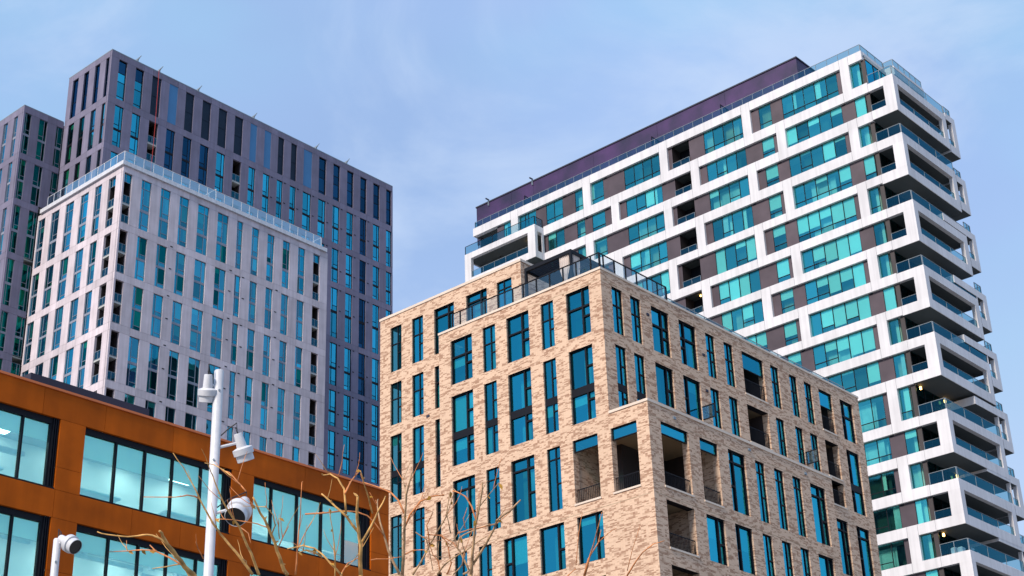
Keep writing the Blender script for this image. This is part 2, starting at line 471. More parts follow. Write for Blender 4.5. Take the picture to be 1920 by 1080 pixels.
RW = random.Random(77)
def window(f, u0, u1, z0, z1, panes, parent, depth=0.2, fm='black', gm='glass_b', bar=0.06, blinds=(), spandrel=(), name='window', thick=0.07, rooms=True):
    """panes: list of (a0,a1,b0,b1) in view fractions; the frame is the plate left between them.
       blinds: list of (pane index, drop fraction, material); spandrel: dark boards (b0,b1) across the opening"""
    W, H = u1 - u0, z1 - z0
    holes = []
    for a0, a1, b0, b1 in panes:
        ua, ub = sorted((f.s2u(u0, u1, a0), f.s2u(u0, u1, a1)))
        za, zb = z0 + b0 * H, z0 + b1 * H
        holes.append((ua + bar/2, ub - bar/2, za + bar/2, zb - bar/2))
    mb = MB()
    f.plate(mb, u0, u1, z0, z1, holes, depth, depth + thick, fm)
    w = mb.build(name, parent, (0, 0, 0)) if False else None
    # build with local origin so that the frame has a sensible position
    o = Vector(f.p(u0, depth, z0))
    mb.v = [tuple(Vector(v) - o) for v in mb.v]
    w = mb.build(name, parent, o)
    for i, h in enumerate(holes):
        f.pane('pane', h[0], h[1], depth + thick*0.6, h[2], h[3], gm if not isinstance(gm, dict) else gm.get(i, gm[None]), w)
    for i, drop, mt in blinds:
        h = holes[i]
        zb = h[3] - (h[3] - h[2]) * drop
        f.obj('blind', h[0] - 0.03, h[1] + 0.03, depth + thick + 0.02, depth + thick + 0.035, zb, h[3] + 0.02, mt, w)
    # what stands behind the glass: a room wall, sometimes a side curtain
    if rooms and gm not in ('louvre', 'glass_dside'):
        r = RW.random()
        mt = 'room_warm' if r < .22 else 'room_pale' if r < .50 else 'room_dark'
        a, b = sorted((RW.uniform(u0, u0 + .35 * W), RW.uniform(u1 - .35 * W, u1)))
        f.obj('room_wall', a, b, depth + 0.55, depth + 0.60, z0 + 0.02, z1 - 0.25, mt, w)
        for i, h in enumerate(holes):
            if h[3] - h[2] > 0.9 and RW.random() < .16 and not any(x[0] == i for x in blinds):
                ww = (h[1] - h[0]) * RW.uniform(.25, .6); left = RW.random() < .5
                a = h[0] - .02 if left else h[1] - ww + .02
                f.obj('curtain', a, a + ww, depth + thick + 0.06, depth + thick + 0.12, h[2] - .02, h[3] + .02, RW.choice(['blind', 'curtain', 'room_pale']), w)
    return w

def rail(f, name, u0, u1, z0, z1, d, parent, post='metal_grey', gm='glass_rail', step=1.3, top=0.05, posts=None, pw=0.05, label=None):
    mb = MB()
    f.box(mb, u0, u1, d - 0.025, d + 0.025, z1 - top, z1, post)
    n = max(1, int(round((u1 - u0) / step)))
    ps = posts or [u0 + (u1 - u0) * i / n for i in range(n + 1)]
    ps = sorted(ps)
    for u in ps:
        f.box(mb, u - pw/2, u + pw/2, d - 0.03, d + 0.03, z0, z1 - top, post)
    o = Vector(f.p(u0, d, z0)); mb.v = [tuple(Vector(v) - o) for v in mb.v]
    r = mb.build(name, parent, o)
    for a, b in zip(ps, ps[1:]):
        f.pane('glass_panel', a + pw/2, b - pw/2, d, z0 + 0.08, z1 - top - 0.03, gm, r)
    return r

def bars(f, name, u0, u1, z0, z1, d, parent, mat='black', step=0.11):
    mb = MB()
    f.box(mb, u0, u1, d - 0.02, d + 0.02, z1 - 0.04, z1, mat)
    f.box(mb, u0, u1, d - 0.02, d + 0.02, z0, z0 + 0.03, mat)
    n = int((u1 - u0) / step)
    for i in range(n + 1):
        u = u0 + (u1 - u0) * i / n
        f.box(mb, u - 0.01, u + 0.01, d - 0.01, d + 0.01, z0 + 0.03, z1 - 0.04, mat)
    o = Vector(f.p(u0, d, z0)); mb.v = [tuple(Vector(v) - o) for v in mb.v]
    return mb.build(name, parent, o)

# ------------------------------------------------------------------ ground
g = MB(); g.quad((-1500, -1500, 0), (1500, -1500, 0), (1500, 1500, 0), (-1500, 1500, 0), 'paving')
tagp(g.build('ground'), None, None, kind='structure')

BRANCHES = {"left":[[0.016,0.007,[[6.658,7.802,4.536],[6.598,7.791,4.594],[6.534,7.771,4.669],[6.466,7.748,4.754],[6.392,7.734,4.839],[6.317,7.725,4.915],[6.27,7.711,4.957]]],[0.012,0.004,[[6.345,7.712,4.459],[6.278,7.686,4.532],[6.206,7.666,4.605],[6.118,7.643,4.707],[6.039,7.638,4.772],[5.964,7.627,4.838],[5.891,7.605,4.915],[5.839,7.58,4.964]]],[0.012,0.003,[[6.443,7.895,4.517],[6.357,7.914,4.611],[6.285,7.934,4.682],[6.213,7.954,4.753],[6.155,7.964,4.816],[6.09,7.968,4.898],[6.044,7.968,4.956],[5.977,7.969,5.045],[5.902,7.974,5.141],[5.827,7.99,5.223]]],[0.007,0.003,[[6.064,7.994,4.968],[6.011,7.981,4.97],[5.951,7.981,4.964],[5.88,8.007,4.941],[5.72,8.124,4.934]]],[0.02,0.009,[[5.888,7.783,4.387],[5.81,7.774,4.419],[5.734,7.755,4.464],[5.65,7.739,4.517],[5.587,7.71,4.552],[5.54,7.68,4.568]]],[0.009,0.004,[[5.726,7.843,4.556],[5.677,7.86,4.59],[5.635,7.882,4.607],[5.592,7.915,4.609],[5.528,7.983,4.599],[5.432,8.069,4.614],[5.383,8.1,4.628]]],[0.008,0.004,[[5.836,7.809,4.432],[5.801,7.913,4.505],[5.772,8.021,4.564],[5.773,8.094,4.622]]],[0.006,0.003,[[5.69,7.907,4.526],[5.655,8.014,4.549],[5.631,8.119,4.561],[5.583,8.249,4.574]]],[0.006,0.003,[[5.876,7.897,4.479],[5.855,8.031,4.484],[5.843,8.147,4.496]]],[0.006,0.003,[[6.507,7.798,4.774],[6.483,7.734,4.819],[6.43,7.697,4.871],[6.367,7.687,4.901],[6.335,7.665,4.903]]],[0.005,0.003,[[6.48,7.799,4.816],[6.447,7.831,4.834],[6.417,7.861,4.849],[6.325,7.957,4.874],[6.24,8.054,4.886]]],[0.005,0.003,[[6.169,7.708,4.735],[6.185,7.636,4.679],[6.178,7.602,4.608]]],[0.005,0.003,[[6.562,7.804,4.683],[6.51,7.688,4.731],[6.461,7.576,4.77]]],[0.0045,0.002,[[6.55,7.767,4.751],[6.457,7.671,4.799],[6.382,7.58,4.811]]],[0.005,0.003,[[6.137,8.021,4.592],[6.056,7.969,4.624],[5.988,7.911,4.646]]],[0.005,0.003,[[6.361,7.918,4.612],[6.455,7.979,4.628],[6.535,8.069,4.628]]],[0.005,0.003,[[5.976,7.569,4.991],[5.96,7.638,5.048],[5.942,7.714,5.099],[5.935,7.794,5.129]]],[0.006,0.004,[[6.065,7.531,4.904],[6.042,7.591,4.977],[6.021,7.649,5.047],[6.025,7.71,5.075]]],[0.004,0.002,[[6.245,7.54,4.842],[6.243,7.612,4.862],[6.237,7.689,4.883],[6.233,7.765,4.901]]],[0.004,0.002,[[6.074,7.885,5.1],[6.011,7.847,5.133],[5.948,7.803,5.171],[5.883,7.767,5.203]]]],"middle":[[0.017,0.01,[[7.111,7.588,4.578],[7.037,7.512,4.74],[6.971,7.468,4.848],[6.913,7.42,4.948],[6.874,7.373,5.016]]],[0.012,0.006,[[7.013,7.512,4.833],[6.94,7.548,4.933],[6.878,7.595,5.001],[6.838,7.629,5.054],[6.811,7.659,5.091]]],[0.009,0.005,[[6.922,7.534,4.942],[6.879,7.511,5.106],[6.848,7.542,5.179],[6.823,7.591,5.217],[6.812,7.65,5.221]]],[0.008,0.005,[[6.874,7.498,5.065],[6.933,7.507,5.164],[7.006,7.504,5.257]]],[0.011,0.005,[[7.048,7.517,4.77],[7.099,7.479,4.888],[7.141,7.449,5.006],[7.186,7.431,5.105]]],[0.007,0.004,[[7.035,7.402,4.944],[6.941,7.34,5.015],[6.856,7.287,5.061],[6.762,7.228,5.129]]],[0.007,0.005,[[6.866,7.884,5.016],[6.947,7.802,5.021],[7.036,7.705,5.033],[7.114,7.635,5.027],[7.174,7.597,5.004],[7.231,7.581,4.959],[7.305,7.569,4.881]]],[0.009,0.005,[[6.956,7.615,4.555],[6.897,7.656,4.63],[6.854,7.689,4.69],[6.82,7.726,4.732],[6.774,7.791,4.756],[6.723,7.887,4.745]]],[0.008,0.003,[[6.885,7.987,4.621],[6.843,7.926,4.768],[6.812,7.882,4.877],[6.784,7.835,4.985],[6.724,7.761,5.179]]],[0.006,0.003,[[6.913,7.624,4.609],[6.852,7.558,4.669],[6.758,7.484,4.79],[6.667,7.418,4.897]]],[0.006,0.003,[[6.842,7.932,4.761],[6.837,7.866,4.842],[6.839,7.78,4.938]]],[0.007,0.004,[[6.838,7.671,4.661],[6.75,7.646,4.674],[6.667,7.63,4.668],[6.594,7.624,4.634]]],[0.005,0.003,[[6.9,7.613,4.643],[6.958,7.683,4.706],[7.012,7.755,4.774]]],[0.006,0.004,[[7.023,7.678,4.594],[7.09,7.695,4.676],[7.187,7.695,4.733]]],[0.005,0.003,[[7.124,7.509,4.664],[7.158,7.478,4.671],[7.211,7.43,4.671],[7.269,7.368,4.684]]]],"right":[[0.014,0.006,[[7.502,7.591,4.654],[7.42,7.49,4.859],[7.353,7.413,5.008],[7.301,7.348,5.119],[7.262,7.253,5.249]]],[0.006,0.003,[[7.355,7.402,5.133],[7.386,7.458,5.243],[7.43,7.516,5.331]]],[0.009,0.005,[[7.412,7.476,4.947],[7.416,7.428,5.026],[7.441,7.354,5.106],[7.49,7.289,5.137],[7.55,7.231,5.143]]],[0.009,0.005,[[7.38,7.449,5.032],[7.359,7.484,5.127],[7.34,7.538,5.192],[7.307,7.62,5.242],[7.25,7.727,5.295]]],[0.012,0.005,[[7.422,7.534,4.626],[7.348,7.571,4.79],[7.316,7.588,4.915],[7.279,7.6,5.055],[7.28,7.609,5.141]]],[0.01,0.004,[[7.757,7.746,4.735],[7.769,7.681,4.807],[7.772,7.594,4.919],[7.781,7.513,5.015],[7.79,7.445,5.095],[7.753,7.368,5.256]]],[0.006,0.003,[[7.77,7.593,4.919],[7.733,7.565,4.99],[7.7,7.549,5.037],[7.694,7.479,5.117],[7.652,7.5,5.128]]],[0.006,0.003,[[7.678,7.637,5.003],[7.758,7.606,4.958],[7.817,7.634,4.868],[7.878,7.664,4.77]]],[0.005,0.003,[[7.735,7.583,4.987],[7.792,7.508,4.974],[7.862,7.447,4.92],[7.888,7.432,4.875]]],[0.005,0.003,[[7.468,7.538,4.776],[7.442,7.425,4.776],[7.433,7.309,4.752]]]],"outer":[[0.014,0.006,[[7.672,7.108,4.583],[7.619,7.042,4.709],[7.574,6.979,4.818],[7.542,6.924,4.897],[7.503,6.849,5.013],[7.463,6.792,5.107]]],[0.008,0.004,[[7.584,6.968,4.907],[7.562,6.986,5.005],[7.539,7.022,5.082],[7.516,7.083,5.125],[7.524,7.127,5.142]]],[0.011,0.006,[[7.659,7.076,4.645],[7.641,6.95,4.737],[7.614,6.841,4.822],[7.577,6.776,4.863],[7.584,6.66,4.902],[7.574,6.559,4.95]]],[0.005,0.002,[[7.569,6.922,4.991],[7.504,6.784,5.017],[7.444,6.631,5.057]]],[0.01,0.004,[[7.849,7.348,4.67],[7.876,7.313,4.694],[7.824,7.322,4.781],[7.785,7.335,4.84],[7.778,7.306,4.909],[7.817,7.25,4.942],[7.847,7.212,4.963],[7.898,7.147,4.989],[7.941,7.106,4.996]]],[0.008,0.004,[[7.731,7.48,4.676],[7.726,7.413,4.724],[7.738,7.332,4.762],[7.758,7.249,4.793],[7.776,7.164,4.83],[7.798,7.074,4.867]]],[0.007,0.003,[[7.846,7.498,4.702],[7.845,7.454,4.772],[7.815,7.445,4.841],[7.787,7.438,4.902],[7.747,7.45,4.958]]],[0.006,0.003,[[7.816,7.532,4.703],[7.774,7.51,4.786],[7.732,7.521,4.825],[7.691,7.51,4.891]]],[0.006,0.003,[[7.734,7.331,4.644],[7.74,7.254,4.693],[7.718,7.202,4.752],[7.676,7.182,4.799],[7.642,7.158,4.839]]],[0.006,0.003,[[7.667,7.22,4.896],[7.756,7.193,4.935],[7.839,7.184,4.962],[7.956,7.125,5.0],[8.042,7.063,5.093]]],[0.005,0.003,[[7.775,7.389,4.958],[7.724,7.354,4.997],[7.665,7.317,5.052],[7.629,7.241,5.121],[7.596,7.177,5.171]]],[0.005,0.002,[[7.619,7.105,4.896],[7.576,7.078,4.948],[7.555,7.022,5.006]]]],"lone":[[0.008,0.003,[[8.872,7.09,4.802],[8.814,6.988,4.916],[8.757,6.872,5.045],[8.699,6.764,5.167]]],[0.007,0.003,[[8.868,7.095,4.802],[8.868,7.047,4.916],[8.897,6.967,5.028],[8.898,6.936,5.118]]],[0.005,0.002,[[8.863,6.941,5.015],[8.847,6.835,5.055],[8.833,6.744,5.071]]],[0.008,0.003,[[9.234,6.979,4.847],[9.229,6.898,4.922],[9.229,6.819,4.986],[9.248,6.73,5.034],[9.282,6.65,5.049]]],[0.005,0.002,[[8.941,7.305,4.861],[9.009,7.291,4.916],[9.059,7.321,4.94]]],[0.004,0.002,[[9.223,6.967,4.879],[9.166,6.862,5.007],[9.113,6.739,5.15]]],[0.004,0.002,[[8.806,7.115,4.87],[8.758,7.036,5.083],[8.739,6.975,5.227]]]]}
# ================================================================== TOWER A : pale front block
fR = F('R', 137.96); fL = F('L', 91.07)
A = empty('tower_section', (91.07, 137.96, 0), 'pale concrete front section of the left tower complex, with a glass roof rail', 'apartment building')  # front section of one joined tower complex
ZJ = [97.2, 89.85, 83.45, 77.2, 70.3, 64.1, 57.9, 51.7]
ZT = [96.4, 88.92, 82.52, 76.27, 69.37, 63.17, 56.97]          # opening tops
A_R = [(91.30, 92.38, 'bal'), (93.74, 95.10, 'l'), (96.49, 97.88, 'l'), (99.24, 100.60, 'l'), (101.97, 103.62, 'r'), (104.96, 106.61, 'r2'),
       (107.98, 108.88, 'n'), (110.33, 111.45, 'l'), (112.83, 113.94, 'r'), (115.34, 116.50, 'r'), (117.89, 119.04, 'l'), (120.44, 121.58, 'bal')]
A_L = [(139.33, 140.71, 'bal'), (142.09, 143.43, 'l'), (144.73, 146.30, 'l'), (147.71, 149.37, 'l'), (150.73, 152.36, 'l'), (153.72, 155.14, 'l')]

def two_storey(f, u0, u1, z0, z1, style, parent, fm, gm, topbar=False, zmid=None):
    """two-storey window strip with a slab edge in the middle"""
    H = z1 - z0
    m = 0.47 if zmid is None else (zmid - z0) / H
    if style in ('l', 'n'): v = 0.30
    else: v = 0.66
    if style == 'r2': v = 0.5
    P = []
    hb = 0.17
    tt = 1.0
    if topbar:
        tt = 0.83
        P += [(0, v, tt, 1.0), (v, 1, tt, 1.0)]
    big = (v, 1) if v < 0.5 else (0, v)
    sml = (0, v) if v < 0.5 else (v, 1)
    g = 0.022
    lo = (0.0, m - g); hi = (m + g, tt)
    P += [(sml[0], sml[1], lo[0], lo[1]), (sml[0], sml[1], hi[0], hi[1])]
    P += [(big[0], big[1], lo[0], lo[0] + hb*0.55), (big[0], big[1], lo[0] + hb*0.55, lo[1])]
    P += [(big[0], big[1], hi[0], hi[0] + hb*0.6), (big[0], big[1], hi[0] + hb*0.6, hi[1])]
    bl = []
    k0 = 2 if topbar else 0
    if random.random() < 0.28: bl.append((k0 + 5, random.choice([0.3, 0.6, 1.0]), 'blind'))
    if random.random() < 0.28: bl.append((k0 + 3, random.choice([0.35, 0.7, 1.0]), 'blind'))
    gmm = {None: gm}
    if topbar: gmm[0] = gmm[1] = 'glass_b'
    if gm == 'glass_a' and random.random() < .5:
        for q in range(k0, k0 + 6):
            if random.random() < .45: gmm[q] = random.choice(['glass_green', 'glass_a2', 'glass_b'])  # green panes imitate missing sky reflections by glass tint
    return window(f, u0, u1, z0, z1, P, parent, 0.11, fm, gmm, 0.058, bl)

def loggia(f, u0, u1, z0, z1, parent, zm, depth=1.3, rm='metal_grey', topglass=False, hb=1.05):
    """two-storey recessed balcony in a slot: dark cheeks, slab between, two balustrades"""
    mb = MB()
    P = f.p
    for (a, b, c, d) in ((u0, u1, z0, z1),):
        mb.quad(P(a, 0.3, c), P(a, 0.3, d), P(a, depth, d), P(a, depth, c), 'dark_clad_shade')
        mb.quad(P(b, 0.3, c), P(b, depth, c), P(b, depth, d), P(b, 0.3, d), 'dark_clad_shade')
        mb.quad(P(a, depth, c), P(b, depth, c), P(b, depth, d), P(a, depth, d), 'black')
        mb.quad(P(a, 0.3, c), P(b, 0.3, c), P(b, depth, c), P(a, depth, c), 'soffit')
        mb.quad(P(a, 0.3, d), P(b, 0.3, d), P(b, depth, d), P(a, depth, d), 'dark_clad_shade')
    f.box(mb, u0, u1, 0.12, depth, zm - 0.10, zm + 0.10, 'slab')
    o = Vector(P(u0, 0, z0)); mb.v = [tuple(Vector(v) - o) for v in mb.v]
    b = mb.build('balcony', parent, o)
    for zz in (z0, zm + 0.10):
        m2 = MB()
        f.box(m2, u0, u1, 0.12, 0.16, zz + hb - 0.05, zz + hb, rm)
        f.box(m2, u0, u1, 0.12, 0.16, zz + 0.04, zz + 0.09, rm)
        for t in (0.02, 0.5, 0.98):
            u = u0 + (u1 - u0) * t
            f.box(m2, u - 0.025, u + 0.025, 0.12, 0.16, zz, zz + hb - 0.05, rm)
        r = m2.build('railing', b)
        f.pane('glass_panel', u0 + 0.03, u1 - 0.03, 0.14, zz + 0.09, zz + hb - 0.05, 'glass_rail', r)
    if topglass:
        window(f, u0, u1, z1 - 1.15, z1, [(0, .35, 0, 1), (.35, 1, 0, 1)], parent, 0.2, 'greyframe', 'glass_b', 0.06, rooms=False)
    return b

def panel_grid(f, u_lo, u_hi, cols, joints, tops, parent, mat, rows, skip=None):
    """pier panels between the openings and band panels above them, each its own piece"""
    G = 0.012
    for i in rows:
        zb, zt = joints[i+1], joints[i]
        top = tops[i]
        edges = [u_lo] + [x for c in cols for x in (c[0], c[1])] + [u_hi]
        for k in range(0, len(edges), 2):
            a, b = edges[k], edges[k+1]
            if b - a < 0.05: continue
            if skip and skip((a+b)/2, (zb+zt)/2): continue
            f.obj('pier_panel', a + (G if k == 0 else 0), b, 0, 0.3, zb + G, (top - G), mat, parent)
        # band pieces: joints alternate so that they meet either side of a pier
        cuts = [u_lo] + [cols[k][1] if (k + i) % 2 else cols[k][0] for k in range(1, len(cols), 1)] + [u_hi]
        cuts = sorted(cuts)
        for a, b in zip(cuts, cuts[1:]):
            if b - a < 0.2: continue
            if skip and skip((a+b)/2, (zb+zt)/2): continue
            f.obj('band_panel', a + G, b - G, 0, 0.3, top + G, zt - G, mat, parent)

panel_grid(fR, 91.07, 122.87, A_R, ZJ, ZT, A, 'front_panel', range(7))
panel_grid(fL, 138.29, 155.40, A_L, ZJ, ZT, A, 'front_panel', range(7))
# the pier on the corner belongs to the left face only: fill 137.96+0.3 .. handled above; corner strip of the right face
for i in range(7):
    top, zb, zt = ZT[i], ZJ[i+1], ZJ[i]
    for c in A_R:
        z0 = zb + 0.06
        zm = (92.35 if i == 0 else z0 + (top - z0) * 0.475)
        if c[2] == 'bal': loggia(fR, c[0], c[1], z0, top, A, zm, topglass=(i == 0))
        else: two_storey(fR, c[0], c[1], z0, top, c[2], A, 'greyframe', 'glass_a', i == 0, zm)
    for c in A_L:
        z0 = zb + 0.06
        zm = (92.35 if i == 0 else z0 + (top - z0) * 0.475)
        if c[2] == 'bal': loggia(fL, c[0], c[1], z0, top, A, zm, topglass=(i == 0))
        else: two_storey(fL, c[0], c[1], z0, top, c[2], A, 'greyframe', 'glass_a', i == 0, zm)
# small exhaust vents
mbv = None
for (cu, dz) in ((98.55, 0), (98.55, 2.9), (106.95+0.4, 0.0), (109.3, 0.3), (114.6, 0.2), (107.3, 2.8), (109.4, 3.1), (114.5, 3.2)):
    for i in range(1, 6):
        fR.obj('vent', cu - 0.22, cu + 0.12, -0.03, 0.0, ZT[i] - 0.1 - dz + 0.35, ZT[i] + 0.02 - dz + 0.35, 'black', A)
core = MB()
core.box(92.42, 122.5, 139.31, 155.4, 0, 97.0, 'core')
core.box(91.15, 122.8, 138.05, 155.35, 0, 51.6, 'front_panel')
core.box(91.3, 122.7, 138.2, 145.9, 97.02, 97.25, 'slab')
core.box(122.57, 122.87, 138.27, 146, 50, 97.2, 'front_panel')
for z in ZJ[1:]:
    core.box(91.37, 92.45, 138.3, 155.3, z - 0.15, z + 0.05, 'slab'); core.box(91.37, 122.5, 138.28, 139.32, z - 0.15, z + 0.05, 'slab')
core.build('building_core', A)
# roof edge and glass balustrade
mb = MB()
fR.box(mb, 90.80, 122.55, -0.26, 0.30, 97.2, 97.72, 'metal_white')
fL.box(mb, 138.26, 154.7, -0.27, 0.30, 97.2, 97.72, 'metal_white')
mb.build('roof_edge', A)
rail(fL, 'roof_railing', 137.75, 153.34, 97.72, 98.99, -0.15, A, 'metal_white', 'glass_frost', posts=[153.34, 152.02, 150.67, 149.36, 148.13, 146.83, 145.55, 144.23, 142.98, 141.71, 140.44, 139.13, 137.75], pw=0.07)
rail(fR, 'roof_railing', 91.0, 121.6, 97.72, 99.05, -0.15, A, 'metal_white', 'glass_frost', posts=[91.05, 92.4, 93.7, 95.1, 96.5, 97.86, 99.18, 100.44, 101.81, 103.08, 104.4, 105.7, 107.0, 108.35, 109.62, 110.97, 112.35, 113.58, 114.93, 116.26, 117.58, 118.93, 120.24, 121.6], pw=0.07)
rail(F('L', 121.6), 'roof_railing', 137.9, 145.9, 97.72, 99.05, 0, A, 'metal_white', 'glass_frost', pw=0.07)
rail(F('L', 104.4), 'roof_railing', 137.9, 145.9, 97.72, 99.35, 0, A, 'metal_white', 'glass_frost', pw=0.07)

# ================================================================== TOWER A : grey rear slab
gR = F('R', 146.0); gL = F('L', 93.25)
G_ = empty('tower_section', (93.25, 146.0, 0), 'tallest dark grey panel section of the left tower complex, behind the pale block', 'apartment building')
RJ = [118.3, 111.65, 104.9, 98.85, 90.6, 83.65, 77.85, 71.8, 65.6, 59.4]
RT_ = [117.45, 110.70, 104.0, 97.98, 89.75, 82.9, 77.15, 71.35, 64.8]
G_R = [(94.40, 95.66, 'g'), (96.95, 98.22, 'g'), (99.53, 100.95, 'd'), (102.22, 103.58, 'b'), (104.87, 106.22, 'd'), (107.60, 109.0, 'd'), (110.30, 111.70, 'd'),
       (113.03, 114.43, 'd'), (115.70, 116.84, 'b'), (118.19, 119.35, 'b'), (120.60, 121.64, 'd'), (122.93, 123.98, 'd'), (125.25, 126.77, 'b'), (128.07, 129.46, 'g'),
       (130.77, 132.06, 'g'), (133.41, 134.67, 'g'), (135.98, 137.24, 'g'), (138.55, 139.83, 'g'), (141.13, 142.19, 'g')]
G_L = [(146.30, 147.16, 'g'), (148.42, 149.50, 'g'), (150.80, 151.90, 'g'), (153.10, 154.34, 'g')]
hidden = lambda u, z: (z < 96.5 and u < 122.5)
panel_grid(gR, 93.25, 142.45, G_R, RJ, RT_, G_, 'rear_panel', range(9), skip=hidden)
panel_grid(gL, 146.32, 155.3, [(c[0] if c[0] > 146.35 else 146.45, c[1], c[2]) for c in G_L], RJ, RT_, G_, 'rear_panel', range(4))
styles = ['r', 'r', 'bal', 'r', 'r', 'r', 'r', 'bal', 'r', 'r', 'r', 'r', 'r', 'r', 'l', 'r', 'r', 'r', 'r']
for k, c in enumerate(G_R):
    # top storey
    z0, z1 = RJ[1] + 0.05, RT_[0]
    if c[2] == 'd':
        w = window(gR, c[0], c[1], z0, z1, [(0, 1, 0, .5), (0, 1, .5, 1)], G_, 0.14, 'louvre', 'louvre', 0.05, name='louvre_panel')
    elif c[2] == 'b':
        gR.obj('spandrel_panel', c[0], c[1], 0.05, 0.3, z0, z1, 'bluepanel', G_)
    else:
        window(gR, c[0], c[1], z0, z1, [(0, 1, 0, .08), (0, 1, .08, .45), (0, 1, .45, .68), (0, 1, .68, 1)], G_, 0.2, 'black', 'glass_dark' if k > 3 else {None: 'glass_a2', 3: 'glass_dark'}, 0.06)
    for i in range(1, 9):
        zb, top = RJ[i+1] + 0.05, RT_[i]
        if hidden((c[0]+c[1])/2, (zb+top)/2): continue
        zm = zb + (top - zb) * (0.41 if i != 3 else 0.52)
        if styles[k] == 'bal': loggia(gR, c[0], c[1], zb, top, G_, zb + (top-zb)*0.44)
        else: two_storey(gR, c[0], c[1], zb, top, styles[k], G_, 'black', 'glass_dark' if k in (16,) or (k in (3, 4, 5) and i == 1) else 'glass_a2', False, zm)
for c in G_L:
    a = max(c[0], 146.45)
    window(gL, a, c[1], RJ[1] + 0.05, RT_[0], [(0, 1, 0, .4), (0, 1, .4, 1)], G_, 0.16, 'louvre', 'glass_dark', 0.05)
    for i in range(1, 4):
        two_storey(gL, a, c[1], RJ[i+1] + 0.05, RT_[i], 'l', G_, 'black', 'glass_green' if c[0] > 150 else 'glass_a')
core = MB()
core.box(94.6, 142.0, 147.3, 155.3, 0, 118.0, 'core')
core.box(93.45, 94.0, 146.35, 155.3, 0, 90, 'rear_panel')
core.box(93.4, 142.3, 146.1, 147.3, 0, 59.3, 'rear_panel')
core.box(93.4, 122, 146.1, 147.3, 59.3, 96.0, 'rear_panel')
core.box(142.15, 142.45, 146.3, 155.4, 0, 118.3, 'rear_panel')
core.box(93.25, 142.45, 146.0, 155.42, 118.32, 118.45, 'metal_grey')
for z in RJ[1:]:
    core.box(93.57, 94.65, 146.35, 155.2, z - 0.15, z + 0.04, 'slab'); core.box(93.57, 142.1, 146.32, 147.32, z - 0.15, z + 0.04, 'slab')
core.box(93.3, 142.4, 155.3, 155.41, 105, 118.3, 'rear_panel')
core.build('building_core', G_)
for u in (97.2, 100.6, 106.9, 116.3, 127.6, 133.4):      # roof anchors (davits)
    d = MB()
    gR.box(d, u - 0.10, u + 0.10, 0.1, 0.3, 118.45, 118.8, 'metal_grey')
    gR.box(d, u - 0.06, u + 0.06, -0.1, 0.9, 118.8, 118.95, 'metal_grey')
    d.tube([(u, 145.95, 118.9), (u + 0.25, 145.8, 119.35)], 0.09, 0.04, 'metal_grey', 6)
    d.build('roof_davit', G_)
for k in range(0, 17):
    u = (G_R[k][1] + G_R[k+1][0]) / 2 - 0.3
    for i in (1, 2, 3, 4, 5, 6, 7):
        for dz in (0.1, 3.2):
            if hidden(u, RT_[i]) or k < 9: continue
            gR.obj('vent', u - 0.14, u + 0.14, -0.03, 0, RT_[i] - dz - 0.07, RT_[i] - dz + 0.07, 'black', G_)
# red rope hanging from the roof
rp = MB(); rp.tube([(100.35, 145.9, 118.5), (100.33, 145.8, 110), (100.2, 145.78, 103), (100.2, 145.75, 98.4)], 0.032, 0.028, 'redrope', 6)
tagp(rp.build('rope'), 'thin red rope hanging down the face of the grey tower', 'rope')

# ================================================================== TOWER A : left wing
hR = F('R', 155.42); hL = F('L', 87.47)
H_ = empty('tower_section', (87.47, 155.42, 0), 'lower grey-beige wing of the left tower complex, with dark green glass', 'apartment building')
WJ = [111.65, 104.9, 98.5, 91.15, 84.15, 78.3, 72.1, 65.9]
WT = [110.73, 104.07, 97.6, 90.3, 83.35, 77.4, 71.3]
H_R = [(87.72, 88.62, 'l'), (89.78, 90.95, 'r'), (92.25, 93.2, 'l')]
H_L = [(156.70, 157.52, 'l'), (158.95, 159.88, 'l'), (161.2, 162.2, 'l'), (163.4, 164.4, 'l'), (165.6, 166.6, 'l'), (167.8, 168.8, 'l'), (170.0, 171.0, 'l')]
panel_grid(hR, 87.47, 93.25, H_R, WJ, WT, H_, 'rear_panel', range(7), skip=lambda u, z: u > 91.2 and z < 97)
panel_grid(hL, 155.74, 172.5, H_L, WJ, WT, H_, 'rear_panel', range(7))
for i in range(7):
    for c in H_R:
        if c[0] > 91 and i > 2: continue
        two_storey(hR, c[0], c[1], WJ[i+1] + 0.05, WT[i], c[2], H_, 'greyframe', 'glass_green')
    for c in H_L:
        two_storey(hL, c[0], c[1], WJ[i+1] + 0.05, WT[i], c[2], H_, 'greyframe', 'glass_b')
core = MB()
core.box(88.7, 93.2, 156.6, 180, 0, 111.4, 'core')
core.box(87.6, 91, 155.6, 180, 0, 65.8, 'rear_panel')
core.box(87.47, 93.2, 155.44, 180, 111.66, 111.78, 'metal_grey')
for z in WJ[1:]:
    core.box(87.8, 93.2, 155.75, 172, z - 0.15, z + 0.04, 'slab')
core.box(93.22, 94.5, 155.75, 158, 0, 111.4, 'core')
core.build('building_core', H_)
# ================================================================== BUILDING B : tan brick
B = empty('brick_building', (60.46, 46.17, 0), 'tan mottled brick building with black framed windows in the middle foreground', 'building')
bL = F('L', 60.46); bR = F('R', 46.17); bLow = F('R', 43.72); bW = F('L', 62.40)
DP = 0.10

